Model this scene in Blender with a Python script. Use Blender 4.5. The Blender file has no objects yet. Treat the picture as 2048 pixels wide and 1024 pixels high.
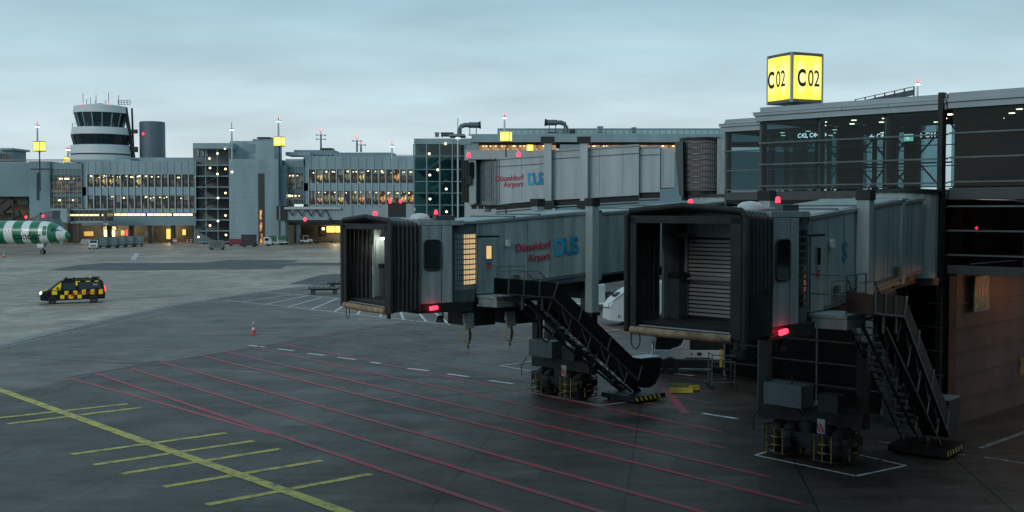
import bpy, math, random
from mathutils import Matrix, Vector
random.seed(7)
R = math.radians
S = bpy.context.scene
COL = S.collection
# ------------------------------------------------------------------ camera
F = 2280.0; H = 7.8; PITCH = math.atan(92/F)
cd = bpy.data.cameras.new('camera'); cam = bpy.data.objects.new('camera', cd); COL.objects.link(cam)
cam.location = (0, 0, H); cam.rotation_euler = (R(90)-PITCH, 0, 0)
cd.sensor_width = 36; cd.lens = 36*F/2048; cd.clip_start = .1; cd.clip_end = 6000
S.camera = cam
# ------------------------------------------------------------------ light
SUN_EL, SUN_AZ = R(22), R(215)
w = bpy.data.worlds.new("World"); S.world = w; w.use_nodes = True
nt = w.node_tree; N = nt.nodes; L = nt.links; N.clear()
out = N.new('ShaderNodeOutputWorld'); bg = N.new('ShaderNodeBackground')
sky = N.new('ShaderNodeTexSky'); sky.sky_type = 'NISHITA'; sky.sun_disc = False
sky.sun_elevation = SUN_EL; sky.sun_rotation = SUN_AZ; sky.air_density = 1.2; sky.dust_density = 2.0; sky.ozone_density = 3.0
tc = N.new('ShaderNodeTexCoord'); sep = N.new('ShaderNodeSeparateXYZ'); L.new(tc.outputs['Generated'], sep.inputs[0])
# overcast deck: colour by elevation, soft cloud streaks
ramp = N.new('ShaderNodeValToRGB'); L.new(sep.outputs['Z'], ramp.inputs[0])
cr = ramp.color_ramp; cr.elements[0].position = 0.0; cr.elements[0].color = (7.4, 8.3, 8.9, 1)
cr.elements[1].position = .45; cr.elements[1].color = (3.5, 5.6, 6.5, 1)
e = cr.elements.new(.07); e.color = (6.2, 7.6, 8.2, 1)
e = cr.elements.new(.13); e.color = (4.9, 6.8, 7.6, 1)
e = cr.elements.new(.19); e.color = (3.7, 5.8, 6.8, 1)
# the direction flattened onto a cloud layer: xy / (z+.12)
addz = N.new('ShaderNodeMath'); addz.operation = 'ADD'; addz.inputs[1].default_value = .16; L.new(sep.outputs['Z'], addz.inputs[0])
dv = N.new('ShaderNodeVectorMath'); dv.operation = 'DIVIDE'
cmb = N.new('ShaderNodeCombineXYZ')
for i in range(3): L.new(addz.outputs[0], cmb.inputs[i])
L.new(tc.outputs['Generated'], dv.inputs[0]); L.new(cmb.outputs[0], dv.inputs[1])
ns = N.new('ShaderNodeTexNoise'); ns.inputs['Scale'].default_value = 1.9; ns.inputs['Detail'].default_value = 7; ns.inputs['Roughness'].default_value = .52
mp = N.new('ShaderNodeMapping'); mp.inputs['Scale'].default_value = (.9, 1.35, 1); mp.inputs['Rotation'].default_value = (0, 0, R(14))
L.new(dv.outputs[0], mp.inputs[0]); L.new(mp.outputs[0], ns.inputs['Vector'])
nr = N.new('ShaderNodeMapRange'); nr.inputs['From Min'].default_value = .3; nr.inputs['From Max'].default_value = .7
nr.inputs['To Min'].default_value = .89; nr.inputs['To Max'].default_value = 1.10; L.new(ns.outputs['Fac'], nr.inputs['Value'])
vm = N.new('ShaderNodeVectorMath'); vm.operation = 'SCALE'; L.new(ramp.outputs[0], vm.inputs[0]); L.new(nr.outputs[0], vm.inputs['Scale'])
mx = N.new('ShaderNodeMix'); mx.data_type = 'RGBA'; mx.inputs[0].default_value = .93
L.new(sky.outputs[0], mx.inputs[6]); L.new(vm.outputs[0], mx.inputs[7])
L.new(mx.outputs[2], bg.inputs[0]); bg.inputs[1].default_value = .1; L.new(bg.outputs[0], out.inputs[0])
sd = bpy.data.lights.new('sun', 'SUN'); so = bpy.data.objects.new('sun', sd); COL.objects.link(so)
sd.energy = .9; sd.angle = R(20); sd.color = (1, .97, .92)
so.rotation_euler = (R(90)-SUN_EL, 0, R(-35))
S.view_settings.view_transform = 'Standard'; S.view_settings.look = 'None'; S.view_settings.gamma = 1
S.view_settings.exposure = 0.0
S.render.engine = 'CYCLES'; S.cycles.transparent_max_bounces = 32; S.cycles.max_bounces = 6; S.cycles.use_denoising = True
# ------------------------------------------------------------------ helpers
def P(px, py, Y):
    u = (px-1024)/F; v = (512-py)/F; c, s = math.cos(PITCH), math.sin(PITCH)
    k = Y/(c+s*v); return Vector((u*k, Y, H+(c*v-s)*k))
def G(px, py, z=0.0):
    u = (px-1024)/F; v = (512-py)/F; c, s = math.cos(PITCH), math.sin(PITCH)
    k = (z-H)/(c*v-s); return Vector((u*k, (c+s*v)*k, z))
MATS = {}
def mat(name, col, rough=.6, metal=0., var=.14, scale=1.2, bump=0., emit=None, es=0., streak=False, spec=.5, coat=0.):
    if name in MATS: return MATS[name]
    m = bpy.data.materials.new(name); m.use_nodes = True; nt = m.node_tree; b = nt.nodes['Principled BSDF']
    b.inputs['Roughness'].default_value = rough; b.inputs['Metallic'].default_value = metal
    b.inputs['Specular IOR Level'].default_value = spec; b.inputs['Coat Weight'].default_value = coat
    c = tuple(col)+(1,)
    if var > 0:
        t = nt.nodes.new('ShaderNodeTexCoord'); n = nt.nodes.new('ShaderNodeTexNoise'); n.inputs['Scale'].default_value = scale
        n.inputs['Detail'].default_value = 9; n.inputs['Roughness'].default_value = .62
        if streak:
            mpn = nt.nodes.new('ShaderNodeMapping'); mpn.inputs['Scale'].default_value = (3, 3, .35)
            nt.links.new(t.outputs['Object'], mpn.inputs[0]); nt.links.new(mpn.outputs[0], n.inputs['Vector'])
        else: nt.links.new(t.outputs['Object'], n.inputs['Vector'])
        r = nt.nodes.new('ShaderNodeMapRange'); r.inputs['From Min'].default_value = .28; r.inputs['From Max'].default_value = .72
        r.inputs['To Min'].default_value = 1-var*1.5; r.inputs['To Max'].default_value = 1+var; nt.links.new(n.outputs['Fac'], r.inputs['Value'])
        s = nt.nodes.new('ShaderNodeVectorMath'); s.operation = 'SCALE'; s.inputs[0].default_value = c[:3]
        nt.links.new(r.outputs[0], s.inputs['Scale']); nt.links.new(s.outputs[0], b.inputs['Base Color'])
        rr = nt.nodes.new('ShaderNodeMapRange'); rr.inputs['To Min'].default_value = min(1, rough+.12); rr.inputs['To Max'].default_value = max(.02, rough-.12)
        nt.links.new(n.outputs['Fac'], rr.inputs['Value']); nt.links.new(rr.outputs[0], b.inputs['Roughness'])
        if bump:
            bp = nt.nodes.new('ShaderNodeBump'); bp.inputs['Strength'].default_value = bump; bp.inputs['Distance'].default_value = .01
            nt.links.new(n.outputs['Fac'], bp.inputs['Height']); nt.links.new(bp.outputs[0], b.inputs['Normal'])
    else: b.inputs['Base Color'].default_value = c
    if emit: b.inputs['Emission Color'].default_value = tuple(emit)+(1,); b.inputs['Emission Strength'].default_value = es
    MATS[name] = m; return m
def glass(name, tint, rough=.03, fac=.3):
    m = bpy.data.materials.new(name); m.use_nodes = True; nt = m.node_tree; nt.nodes.clear()
    o = nt.nodes.new('ShaderNodeOutputMaterial'); mi = nt.nodes.new('ShaderNodeMixShader'); t = nt.nodes.new('ShaderNodeBsdfTransparent')
    g = nt.nodes.new('ShaderNodeBsdfGlossy'); g.inputs['Roughness'].default_value = rough; t.inputs[0].default_value = tuple(tint)+(1,)
    f = nt.nodes.new('ShaderNodeFresnel'); f.inputs[0].default_value = 1.33
    a = nt.nodes.new('ShaderNodeMath'); a.operation = 'MULTIPLY_ADD'; a.inputs[1].default_value = 1.0; a.inputs[2].default_value = fac; a.use_clamp = True
    nt.links.new(f.outputs[0], a.inputs[0]); nt.links.new(a.outputs[0], mi.inputs[0]); nt.links.new(t.outputs[0], mi.inputs[1])
    nt.links.new(g.outputs[0], mi.inputs[2]); nt.links.new(mi.outputs[0], o.inputs[0]); MATS[name] = m; return m
def litpane(name, dark, lit, es, thr=.5, scale=.9, stripe=False):
    """window with a lit room behind: patches of lit interior, patches of dark glass"""
    m = bpy.data.materials.new(name); m.use_nodes = True; nt = m.node_tree; b = nt.nodes['Principled BSDF']
    b.inputs['Base Color'].default_value = tuple(dark)+(1,); b.inputs['Roughness'].default_value = .12
    t = nt.nodes.new('ShaderNodeTexCoord'); n = nt.nodes.new('ShaderNodeTexNoise'); n.inputs['Scale'].default_value = scale; n.inputs['Detail'].default_value = 5
    mpn = nt.nodes.new('ShaderNodeMapping'); mpn.inputs['Scale'].default_value = (2.6 if stripe else 1.2, 1, .22 if stripe else .9)
    nt.links.new(t.outputs['Object'], mpn.inputs[0]); nt.links.new(mpn.outputs[0], n.inputs['Vector'])
    r = nt.nodes.new('ShaderNodeMapRange'); r.inputs['From Min'].default_value = thr; r.inputs['From Max'].default_value = thr+.14
    r.inputs['To Max'].default_value = es; nt.links.new(n.outputs['Fac'], r.inputs['Value'])
    b.inputs['Emission Color'].default_value = tuple(lit)+(1,); nt.links.new(r.outputs[0], b.inputs['Emission Strength'])
    MATS[name] = m; return m
class MB:
    def __init__(s, M=None): s.v = []; s.f = []; s.mi = []; s.sm = []; s.M = M; s.mats = []
    def mid(s, m):
        if m not in s.mats: s.mats.append(m)
        return s.mats.index(m)
    def add(s, vs, fs, m, smooth=False):
        k = len(s.v); i = s.mid(m)
        for p in vs:
            p = Vector(p); s.v.append(s.M @ p if s.M else p)
        for f in fs: s.f.append([a+k for a in f]); s.mi.append(i); s.sm.append(smooth)
    def box(s, x0, y0, z0, x1, y1, z1, m):
        if x0 > x1: x0, x1 = x1, x0
        if y0 > y1: y0, y1 = y1, y0
        if z0 > z1: z0, z1 = z1, z0
        s.add([(x0,y0,z0),(x1,y0,z0),(x1,y1,z0),(x0,y1,z0),(x0,y0,z1),(x1,y0,z1),(x1,y1,z1),(x0,y1,z1)],
              [(3,2,1,0),(4,5,6,7),(0,1,5,4),(1,2,6,5),(2,3,7,6),(3,0,4,7)], m)
    def bar(s, p, q, w, h, m, up=(0,0,1)):
        p = Vector(p); q = Vector(q); d = (q-p).normalized(); u = Vector(up)
        if abs(d.dot(u)) > .98: u = Vector((0,1,0))
        a = d.cross(u).normalized()*w/2; b = a.cross(d).normalized()*h/2
        vs = [p-a-b, p+a-b, p+a+b, p-a+b, q-a-b, q+a-b, q+a+b, q-a+b]
        s.add(vs, [(0,1,2,3),(7,6,5,4),(0,4,5,1),(1,5,6,2),(2,6,7,3),(3,7,4,0)], m)
    def tube(s, pts, r, m, n=8, closed=False):
        pts = [Vector(p) for p in pts]; k = len(pts); rings = []
        for i, p in enumerate(pts):
            a = pts[(i-1) % k] if (closed or i > 0) else p; b = pts[(i+1) % k] if (closed or i < k-1) else p
            d = (b-a).normalized(); u = Vector((0,0,1)) if abs(d.z) < .95 else Vector((0,1,0))
            x = d.cross(u).normalized(); y = x.cross(d).normalized(); rr = r[i] if isinstance(r, (list, tuple)) else r
            rings.append([p+x*math.cos(t)*rr+y*math.sin(t)*rr for t in [2*math.pi*j/n for j in range(n)]])
        vs = [v for rg in rings for v in rg]; fs = []
        for i in range(k if closed else k-1):
            a = i*n; b = ((i+1) % k)*n
            for j in range(n): fs.append((a+j, a+(j+1) % n, b+(j+1) % n, b+j))
        if not closed: fs += [tuple(range(n))[::-1], tuple(range((k-1)*n, k*n))]
        s.add(vs, fs, m, n > 5)
    def prism(s, poly, c0, c1, m, ax='y'):
        n = len(poly)
        def q(a, b, c): return (a, c, b) if ax == 'y' else ((c, a, b) if ax == 'x' else (a, b, c))
        vs = [q(a, b, c0) for a, b in poly]+[q(a, b, c1) for a, b in poly]
        s.add(vs, [tuple(range(n)), tuple(range(n, 2*n))[::-1]]+[(i, i+n, (i+1) % n+n, (i+1) % n) for i in range(n)], m)
    def lathe(s, prof, c, m, n=48, a0=0, a1=2*math.pi, smooth=True, wave=0, wn=1):
        full = abs(a1-a0-2*math.pi) < 1e-6; k = n if full else n+1; vs = []
        for r, z in prof:
            for j in range(k):
                t = a0+(a1-a0)*j/n; rr = r+(wave if j % 2 else 0); vs.append((c[0]+rr*math.cos(t), c[1]+rr*math.sin(t), c[2]+z))
        fs = []
        for i in range(len(prof)-1):
            for j in range(n): fs.append((i*k+j, i*k+(j+1) % k, (i+1)*k+(j+1) % k, (i+1)*k+j))
        s.add(vs, fs, m, smooth)
    def build(s, name, parent=None, bevel=0, seg=2, solid=0):
        me = bpy.data.meshes.new(name); me.from_pydata([tuple(v) for v in s.v], [], s.f)
        for m in s.mats: me.materials.append(m)
        me.polygons.foreach_set('material_index', s.mi); me.polygons.foreach_set('use_smooth', s.sm)
        me.update(); me.validate()
        import bmesh
        bm = bmesh.new(); bm.from_mesh(me); bmesh.ops.recalc_face_normals(bm, faces=bm.faces); bm.to_mesh(me); bm.free()
        if any(s.sm): me.set_sharp_from_angle(angle=R(40))
        o = bpy.data.objects.new(name, me); COL.objects.link(o)
        if parent: o.parent = parent
        if solid: q = o.modifiers.new('solid', 'SOLIDIFY'); q.thickness = solid
        if bevel: q = o.modifiers.new('bevel', 'BEVEL'); q.width = bevel; q.segments = seg; q.limit_method = 'ANGLE'; q.angle_limit = R(40)
        return o
def tag(o, label=None, cat=None, group=None, kind=None):
    if label: o['label'] = label
    if cat: o['category'] = cat
    if group: o['group'] = group
    if kind: o['kind'] = kind
    return o
def thing(name, label, cat, loc=(0,0,0), rz=0, group=None):
    o = bpy.data.objects.new(name, None); COL.objects.link(o); o.location = loc; o.rotation_euler = (0,0,rz); o.empty_display_size = .3
    return tag(o, label, cat, group)
def dup(root, loc, rz, label=None):
    r = root.copy(); COL.objects.link(r); r.location = loc; r.rotation_euler = (0,0,rz)
    if label: r['label'] = label
    for ch in list(root.children):
        c = ch.copy(); COL.objects.link(c); c.parent = r
        for g in list(ch.children):
            d = g.copy(); COL.objects.link(d); d.parent = c
    return r
def text(body, size, M, m, name, parent, ext=.004, off=0., align='LEFT', sx=1.):
    cu = bpy.data.curves.new(name, 'FONT'); cu.body = body; cu.size = size; cu.extrude = ext; cu.offset = off; cu.align_x = align
    t = bpy.data.objects.new('tmp', cu); COL.objects.link(t); dg = bpy.context.evaluated_depsgraph_get(); dg.update()
    me = bpy.data.meshes.new_from_object(t.evaluated_get(dg)); bpy.data.objects.remove(t)
    me.transform(M @ Matrix.Diagonal((sx,1,1,1))); me.materials.clear(); me.materials.append(m)
    o = bpy.data.objects.new(name, me); COL.objects.link(o)
    if parent: o.parent = parent
    return o
def rrect(w, h, r, n=5):
    pts = []
    for cx, cy, a in ((w/2-r, h/2-r, 0), (-w/2+r, h/2-r, 90), (-w/2+r, -h/2+r, 180), (w/2-r, -h/2+r, 270)):
        for i in range(n+1): t = R(a+90*i/n); pts.append((cx+r*math.cos(t), cy+r*math.sin(t)))
    return pts
# ------------------------------------------------------------------ materials
PANEL = mat('panel grey paint', (.27,.345,.355), .5, .1, .26, .9, streak=True)
PANEL2 = mat('tunnel grey paint', (.29,.375,.385), .45, .1, .28, .8, streak=True)
WHITEP = mat('white paint', (.55,.58,.6), .4, 0, .08, 1)
DKMET = mat('dark steel', (.020,.025,.027), .5, .4, .25, 2)
PANEL3 = mat('upper bridge paint', (.36,.43,.46), .45, .1, .16, .7, streak=True)
MIDMET = mat('galvanised steel', (.12,.145,.155), .45, .6, .15, 3)
PALEMET = mat('pale aluminium', (.38,.42,.44), .35, .6, .1, 2)
RUBBER = mat('black rubber', (.018,.02,.021), .7, 0, .3, 2)
FABRIC = mat('grey black bellows fabric', (.032,.037,.039), .75, 0, .4, 1.5, bump=.2)
BLACKP = mat('black panel', (.006,.007,.008), .5, 0, .2, 1, spec=.3)
BROWN = mat('worn buff bumper', (.30,.20,.12), .7, 0, .5, 3, bump=.3)
YEL = mat('yellow paint', (.62,.44,.03), .5, 0, .15, 2)
YELD = mat('dull yellow paint', (.26,.18,.03), .6, 0, .3, 3)  # deeper yellow for the guard bars and box labels
REDP = mat('red paint', (.5,.03,.04), .5, 0, .15, 2)
REDTXT = mat('dark red lettering', (.42,.015,.05), .5, 0, 0)
BLUTXT = mat('cyan blue lettering', (.01,.36,.60), .5, 0, 0)
BLUTXT2 = mat('deep blue lettering', (.006,.20,.38), .5, 0, 0)
ORANGE = mat('orange plastic', (.6,.09,.04), .5, 0, .1)
REDLAMP = mat('red lamp', (.8,.02,.03), .4, 0, 0, emit=(1,.022,.045), es=5)
WLAMP = mat('white tube lamp', (1,1,1), .4, 0, 0, emit=(1,.97,.85), es=9)
ADDLAMP = mat('added warm lamp', (1,.9,.6), .4, 0, 0, emit=(1,.80,.42), es=8)
GLASSDK = mat('dark window glass', (.008,.012,.014), .08, 0, 0, spec=.6)
SIGNBLK = mat('sign black', (.01,.01,.012), .5, 0, 0)
SIGNWHT = mat('backlit white lettering', (.8,.8,.8), .5, 0, 0, emit=(.9,1,1), es=2.2)
def signyellow():
    m = bpy.data.materials.new('backlit yellow'); m.use_nodes = True; nt = m.node_tree; b = nt.nodes['Principled BSDF']
    b.inputs['Base Color'].default_value = (.8,.6,.05,1); b.inputs['Roughness'].default_value = .3
    t = nt.nodes.new('ShaderNodeTexCoord'); mp_ = nt.nodes.new('ShaderNodeMapping'); mp_.inputs['Location'].default_value = (-.5,-.5,-.5)
    nt.links.new(t.outputs['Generated'], mp_.inputs[0]); g = nt.nodes.new('ShaderNodeVectorMath'); g.operation = 'LENGTH'; nt.links.new(mp_.outputs[0], g.inputs[0])
    r = nt.nodes.new('ShaderNodeValToRGB'); nt.links.new(g.outputs['Value'], r.inputs[0])
    r.color_ramp.elements[0].position = .2; r.color_ramp.elements[0].color = (1,.97,.60,1)
    r.color_ramp.elements[1].position = .8; r.color_ramp.elements[1].color = (.86,.55,.02,1)
    e = r.color_ramp.elements.new(.55); e.color = (1,.80,.08,1)
    nt.links.new(r.outputs[0], b.inputs['Emission Color']); b.inputs['Emission Strength'].default_value = 1.22
    return m
YSIGN = signyellow()
# ------------------------------------------------------------------ ground
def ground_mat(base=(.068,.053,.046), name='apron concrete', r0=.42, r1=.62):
    m = bpy.data.materials.new(name); m.use_nodes = True; nt = m.node_tree; b = nt.nodes['Principled BSDF']; Lk = nt.links; b.inputs['Specular IOR Level'].default_value = .3
    t = nt.nodes.new('ShaderNodeTexCoord')
    def noise(sc, det, ro, scale=(1,1,1), rot=0):
        n = nt.nodes.new('ShaderNodeTexNoise'); n.inputs['Scale'].default_value = sc; n.inputs['Detail'].default_value = det; n.inputs['Roughness'].default_value = ro
        mm = nt.nodes.new('ShaderNodeMapping'); mm.inputs['Scale'].default_value = scale; mm.inputs['Rotation'].default_value = (0,0,rot)
        Lk.new(t.outputs['Object'], mm.inputs[0]); Lk.new(mm.outputs[0], n.inputs['Vector']); return n
    def rng(src, a, b_, c, d):
        r = nt.nodes.new('ShaderNodeMapRange'); r.inputs['From Min'].default_value = a; r.inputs['From Max'].default_value = b_
        r.inputs['To Min'].default_value = c; r.inputs['To Max'].default_value = d; Lk.new(src, r.inputs['Value']); return r.outputs[0]
    def mul(a, b_):
        x = nt.nodes.new('ShaderNodeMath'); x.operation = 'MULTIPLY'; Lk.new(a, x.inputs[0]); Lk.new(b_, x.inputs[1]); return x.outputs[0]
    big = rng(noise(.045, 5, .6).outputs['Fac'], .3, .7, .62, 1.28)
    mid = rng(noise(.5, 9, .72).outputs['Fac'], .3, .7, .55, 1.38)
    fine = rng(noise(6, 8, .85).outputs['Fac'], .3, .7, .55, 1.45)
    streak = rng(noise(.9, 6, .6, (.35, 2.2, 1), R(40)).outputs['Fac'], .34, .66, .66, 1.2)
    oil = mul(rng(noise(.22, 4, .5).outputs['Fac'], .60, .74, 1.0, .5), rng(noise(1.7, 3, .5).outputs['Fac'], .66, .74, 1.0, .55))
    # slab joints: 5 m x 7.5 m grid turned 8 degrees
    mm = nt.nodes.new('ShaderNodeMapping'); mm.inputs['Rotation'].default_value = (0,0,R(8)); mm.inputs['Location'].default_value = (1.2,0,0); Lk.new(t.outputs['Object'], mm.inputs[0])
    sp = nt.nodes.new('ShaderNodeSeparateXYZ'); Lk.new(mm.outputs[0], sp.inputs[0])
    fac = big
    for x in (mid, fine, streak, oil): fac = mul(fac, x)
    for ax, step, wd, dk in (('X', 5.0, .016, .32), ('Y', 10., .014, .5)):
        d1 = nt.nodes.new('ShaderNodeMath'); d1.operation = 'DIVIDE'; d1.inputs[1].default_value = step; Lk.new(sp.outputs[ax], d1.inputs[0])
        fr = nt.nodes.new('ShaderNodeMath'); fr.operation = 'PINGPONG'; fr.inputs[1].default_value = .5; Lk.new(d1.outputs[0], fr.inputs[0])
        wv = wd*2.2/step
        fac = mul(fac, rng(fr.outputs[0], wv*.5, wv*1.3, dk, 1.0))
        # each slab poured slightly differently
    fl = nt.nodes.new('ShaderNodeVectorMath'); fl.operation = 'DIVIDE'; fl.inputs[1].default_value = (5,10,1); Lk.new(mm.outputs[0], fl.inputs[0])
    f2 = nt.nodes.new('ShaderNodeVectorMath'); f2.operation = 'FLOOR'; ad = nt.nodes.new('ShaderNodeVectorMath'); ad.operation='ADD'; ad.inputs[1].default_value=(.5,.5,0)
    Lk.new(fl.outputs[0], ad.inputs[0]); Lk.new(ad.outputs[0], f2.inputs[0]); wn = nt.nodes.new('ShaderNodeTexWhiteNoise'); Lk.new(f2.outputs[0], wn.inputs['Vector'])
    fac = mul(fac, rng(wn.outputs['Value'], 0, 1, .84, 1.12))
    sc = nt.nodes.new('ShaderNodeVectorMath'); sc.operation = 'SCALE'; sc.inputs[0].default_value = base; Lk.new(fac, sc.inputs['Scale'])
    Lk.new(sc.outputs[0], b.inputs['Base Color'])
    Lk.new(rng(noise(.3, 6, .6).outputs['Fac'], .3, .7, r0, r1), b.inputs['Roughness'])
    bp = nt.nodes.new('ShaderNodeBump'); bp.inputs['Strength'].default_value = .25; bp.inputs['Distance'].default_value = .02; Lk.new(fine, bp.inputs['Height']); Lk.new(bp.outputs[0], b.inputs['Normal'])
    return m
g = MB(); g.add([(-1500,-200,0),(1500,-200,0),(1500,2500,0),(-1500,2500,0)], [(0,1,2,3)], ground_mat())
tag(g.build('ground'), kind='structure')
FARC = ground_mat((.33,.265,.22), 'light lifted far concrete', .38, .6)  # lighter concrete, lifted further to paint in the near-to-far light
ASPH = mat('patched asphalt', (.06,.066,.068), .7, 0, .3, .25, bump=.3)
def sheet(name, polys, m, z):
    b = MB()
    for pl in polys:
        pts = [G(x, y) for x, y in pl]; b.add([(p.x, p.y, z) for p in pts], [tuple(range(len(pts)))], m)
    return tag(b.build(name), kind='structure')
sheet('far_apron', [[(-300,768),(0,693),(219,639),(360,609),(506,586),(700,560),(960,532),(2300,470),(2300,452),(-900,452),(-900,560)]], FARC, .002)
MIDC = ground_mat((.112,.090,.078), 'mid light step', .4, .6)  # in-between tone that grades the near-to-far light painted into the ground
sheet('apron_light_step', [[(-60,810),(130,760),(260,738),(450,705),(600,676),(760,650),(1000,640),(1010,560),(700,561),(506,587),(360,610),(219,640),(0,694),(-300,770),(-300,830)]], MIDC, .0015)
sheet('asphalt_patch', [[(92,541),(165,529),(210,526),(585,526),(560,538),(440,539),(300,541)]], ASPH, .004)
sheet('asphalt_patch', [[(280,538),(455,520),(600,520),(585,525),(462,531),(430,539)]], ASPH, .008)
sheet('asphalt_patch', [[(545,531),(560,526),(960,524),(960,532)]], ASPH, .012)
sheet('asphalt_patch', [[(575,569),(640,550),(700,546),(960,552),(960,572)]], ASPH, .004)
def paint(col, name, wear=.42):
    m = bpy.data.materials.new(name); m.use_nodes = True; nt = m.node_tree; b = nt.nodes['Principled BSDF']; b.inputs['Roughness'].default_value = .6
    t = nt.nodes.new('ShaderNodeTexCoord'); n = nt.nodes.new('ShaderNodeTexNoise'); n.inputs['Scale'].default_value = 2.2; n.inputs['Detail'].default_value = 10; n.inputs['Roughness'].default_value = .75
    nt.links.new(t.outputs['Object'], n.inputs['Vector']); r = nt.nodes.new('ShaderNodeMapRange'); r.inputs['From Min'].default_value = wear; r.inputs['From Max'].default_value = wear+.16
    nt.links.new(n.outputs['Fac'], r.inputs['Value']); mi = nt.nodes.new('ShaderNodeMix'); mi.data_type = 'RGBA'
    mi.inputs[6].default_value = (.10,.10,.095,1); mi.inputs[7].default_value = tuple(col)+(1,)
    nt.links.new(r.outputs[0], mi.inputs[0]); nt.links.new(mi.outputs[2], b.inputs['Base Color']); return m
PY = paint((.50,.40,.06), 'yellow road paint', .37); PR = paint((.44,.010,.045), 'red road paint', .40)
PRf = paint((.30,.03,.06), 'faded red road paint', .46); PW = paint((.55,.56,.58), 'white road paint', .34)
PWf = paint((.30,.29,.30), 'faded white road paint', .42); SEAL = paint((.24,.245,.24), 'pale repair strip', .40)
def strip(b, pts, wd, m, z):
    for p, q in zip(pts, pts[1:]):
        p = Vector((p[0], p[1], 0)); q = Vector((q[0], q[1], 0)); d = (q-p).normalized(); n = Vector((-d.y, d.x, 0))*wd/2
        b.add([(v.x, v.y, z) for v in (p-n, q-n, q+n, p+n)], [(0,1,2,3)], m)
def marks(name, lines, wd, m, z):
    b = MB()
    for l in lines: strip(b, [G(*p) for p in l], wd, m, z)
    return tag(b.build(name), kind='structure')
marks('yellow_guide_line', [[(-60,757),(0,780),(295,886),(568,981),(690,1025),(830,1078)]], .40, PY, .012)
marks('yellow_stop_bars', [[(-30,839),(255,808)],[(15,848),(283,815)],[(143,909),(452,866)],[(187,930),(507,882)],[(242,948),(560,898)],[(328,974),(645,921)],[(413,1010),(742,948)]], .29, PY, .008)
b = MB(); dr = Vector((.62,-.785,0)); st = [(-19.9,54.2),(-18.8,55.9),(-18.1,58.3),(-16.5,60.6),(-15.7,62.4)]
ends = [26, 26, 27, 30, 33]
for (x, y), e_ in zip(st, ends): strip(b, [(x,y),(x+dr.x*(y-e_)/.785, e_)], .23, PR, .012)
strip(b, [(-20.8,52.9),(-14.2,45.8),(-8.4,39.4)], .22, PR, .008)
tag(b.build('red_hatching'), kind='structure')
b = MB()
for i in range(9):
    x, y = -14.7+1.05*i, 64.5+2.05*i; e_ = 37+2.9*i
    strip(b, [(x,y),(x+dr.x*(y-e_)/.785, e_)], .20, PRf if i > 1 else PR, .010)
strip(b, [(-20.8,52.9),(-15.7,62.4),(-6.3,81)], .2, PRf, .016)
tag(b.build('faded_red_hatching'), kind='structure')
marks('red_parking_line', [[(1325,775),(1352,805),(1372,828)],[(1155,640),(1262,668)]], .34, PR, .014)
marks('white_dashes', [[(498,691),(530,694.5)],[(556,698),(588,702)],[(615,707),(648,711)],[(675,715),(712,719.5)],[(741,725),(762,727.5)],[(816,737),(858,742)],[(895,748),(938,754)],[(977,761),(1026,768)],[(1073,774),(1112,780)],[(1330,745),(1388,752)],[(1405,827),(1475,838)],[(1560,850),(1625,860)]], .24, PW, .012)
marks('white_dashes', [[(1757,884),(1790,888)],[(1872,903),(1930,911)],[(1968,915),(2048,927)]], .16, PWf, .012)
marks('white_wheel_box', [[(1112,782),(1072,787),(1200,812),(1256,804)],[(1125,716),(1098,718),(1000,732),(1112,751)],[(1575,894),(1510,911),(1712,953),(1812,932),(1720,911)],[(1225,784),(1262,790)],[(1240,659),(1208,662)]], .11, PW, .016)
hl = [[(448,600),(560,612),(700,628),(880,647)],[(506,582),(700,599),(830,611)],[(880,647),(910,645),(915,638),(900,628),(860,620)]]
for i in range(10):
    t = i/9; hl.append([(485+46*i, 603.5+5.1*i), (585+30*i, 589+2.7*i)])
marks('white_hatched_box', hl, .17, PW, .012)
marks('faded_stand_lines', [[(-20,614),(130,606),(440,587)],[(200,602),(380,588)],[(210,608),(430,606)],[(0,556),(62,550)]], .16, PWf, .012)
marks('white_taxi_mark', [[(263,520),(272,506)],[(269,520),(276,506)]], .3, PW, .014)
marks('repair_strip', [[(-40,699),(0,690),(219,637),(360,607),(506,584)]], .75, SEAL, .004)
marks('repair_strip', [[(-40,704),(120,670),(330,624)]], .25, SEAL, .008)
marks('cable_scar', [[(128,775),(188,748),(258,735),(317,722)]], .30, ASPH, .006)
marks('white_boundary_line', [[(1960,897),(2070,858)]], .2, PWf, .012)
b = MB(); TYR = mat('tyre dust', (.05,.046,.042), .75, 0, .4, 1.5)
for (x0,y0,a_,cv,ln) in ((-12,44,20,.4,22),(-9,60,35,.5,30),(-26,60,-20,.2,30),(-27,62,-24,.3,30),(-22,70,10,.3,40)):
    pts = []; x, y, an = x0, y0, R(a_)
    for i in range(14): pts.append((x,y)); x += math.cos(an)*ln/14; y += math.sin(an)*ln/14; an += R(cv)*2
    strip(b, pts, random.uniform(.10,.18), TYR, .0035)
tag(b.build('tyre_marks'), kind='structure')
b = MB(); SEALD = mat('bitumen crack seal', (.022,.022,.023), .55, 0, .3, 3)
for (x0,y0,a_,ln) in ((-9,33,75,9),(-3,36,20,7),(1,40,140,8),(-15,50,100,12),(-6,52,35,9),(6,33,60,6),(-20,70,-10,14),(-13,64,80,9)):
    pts = []; x, y, an = x0, y0, R(a_)
    for i in range(18): pts.append((x,y)); x += math.cos(an)*ln/18; y += math.sin(an)*ln/18; an = R(a_)+random.uniform(-.55,.55)
    strip(b, pts, .035, SEALD, .0032)
tag(b.build('sealed_cracks'), kind='structure')
b = MB(); PAT1 = ground_mat((.10,.082,.072), 'newer slab repair', .45, .6); PAT2 = ground_mat((.04,.033,.030), 'dark slab repair', .4, .55)
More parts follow.
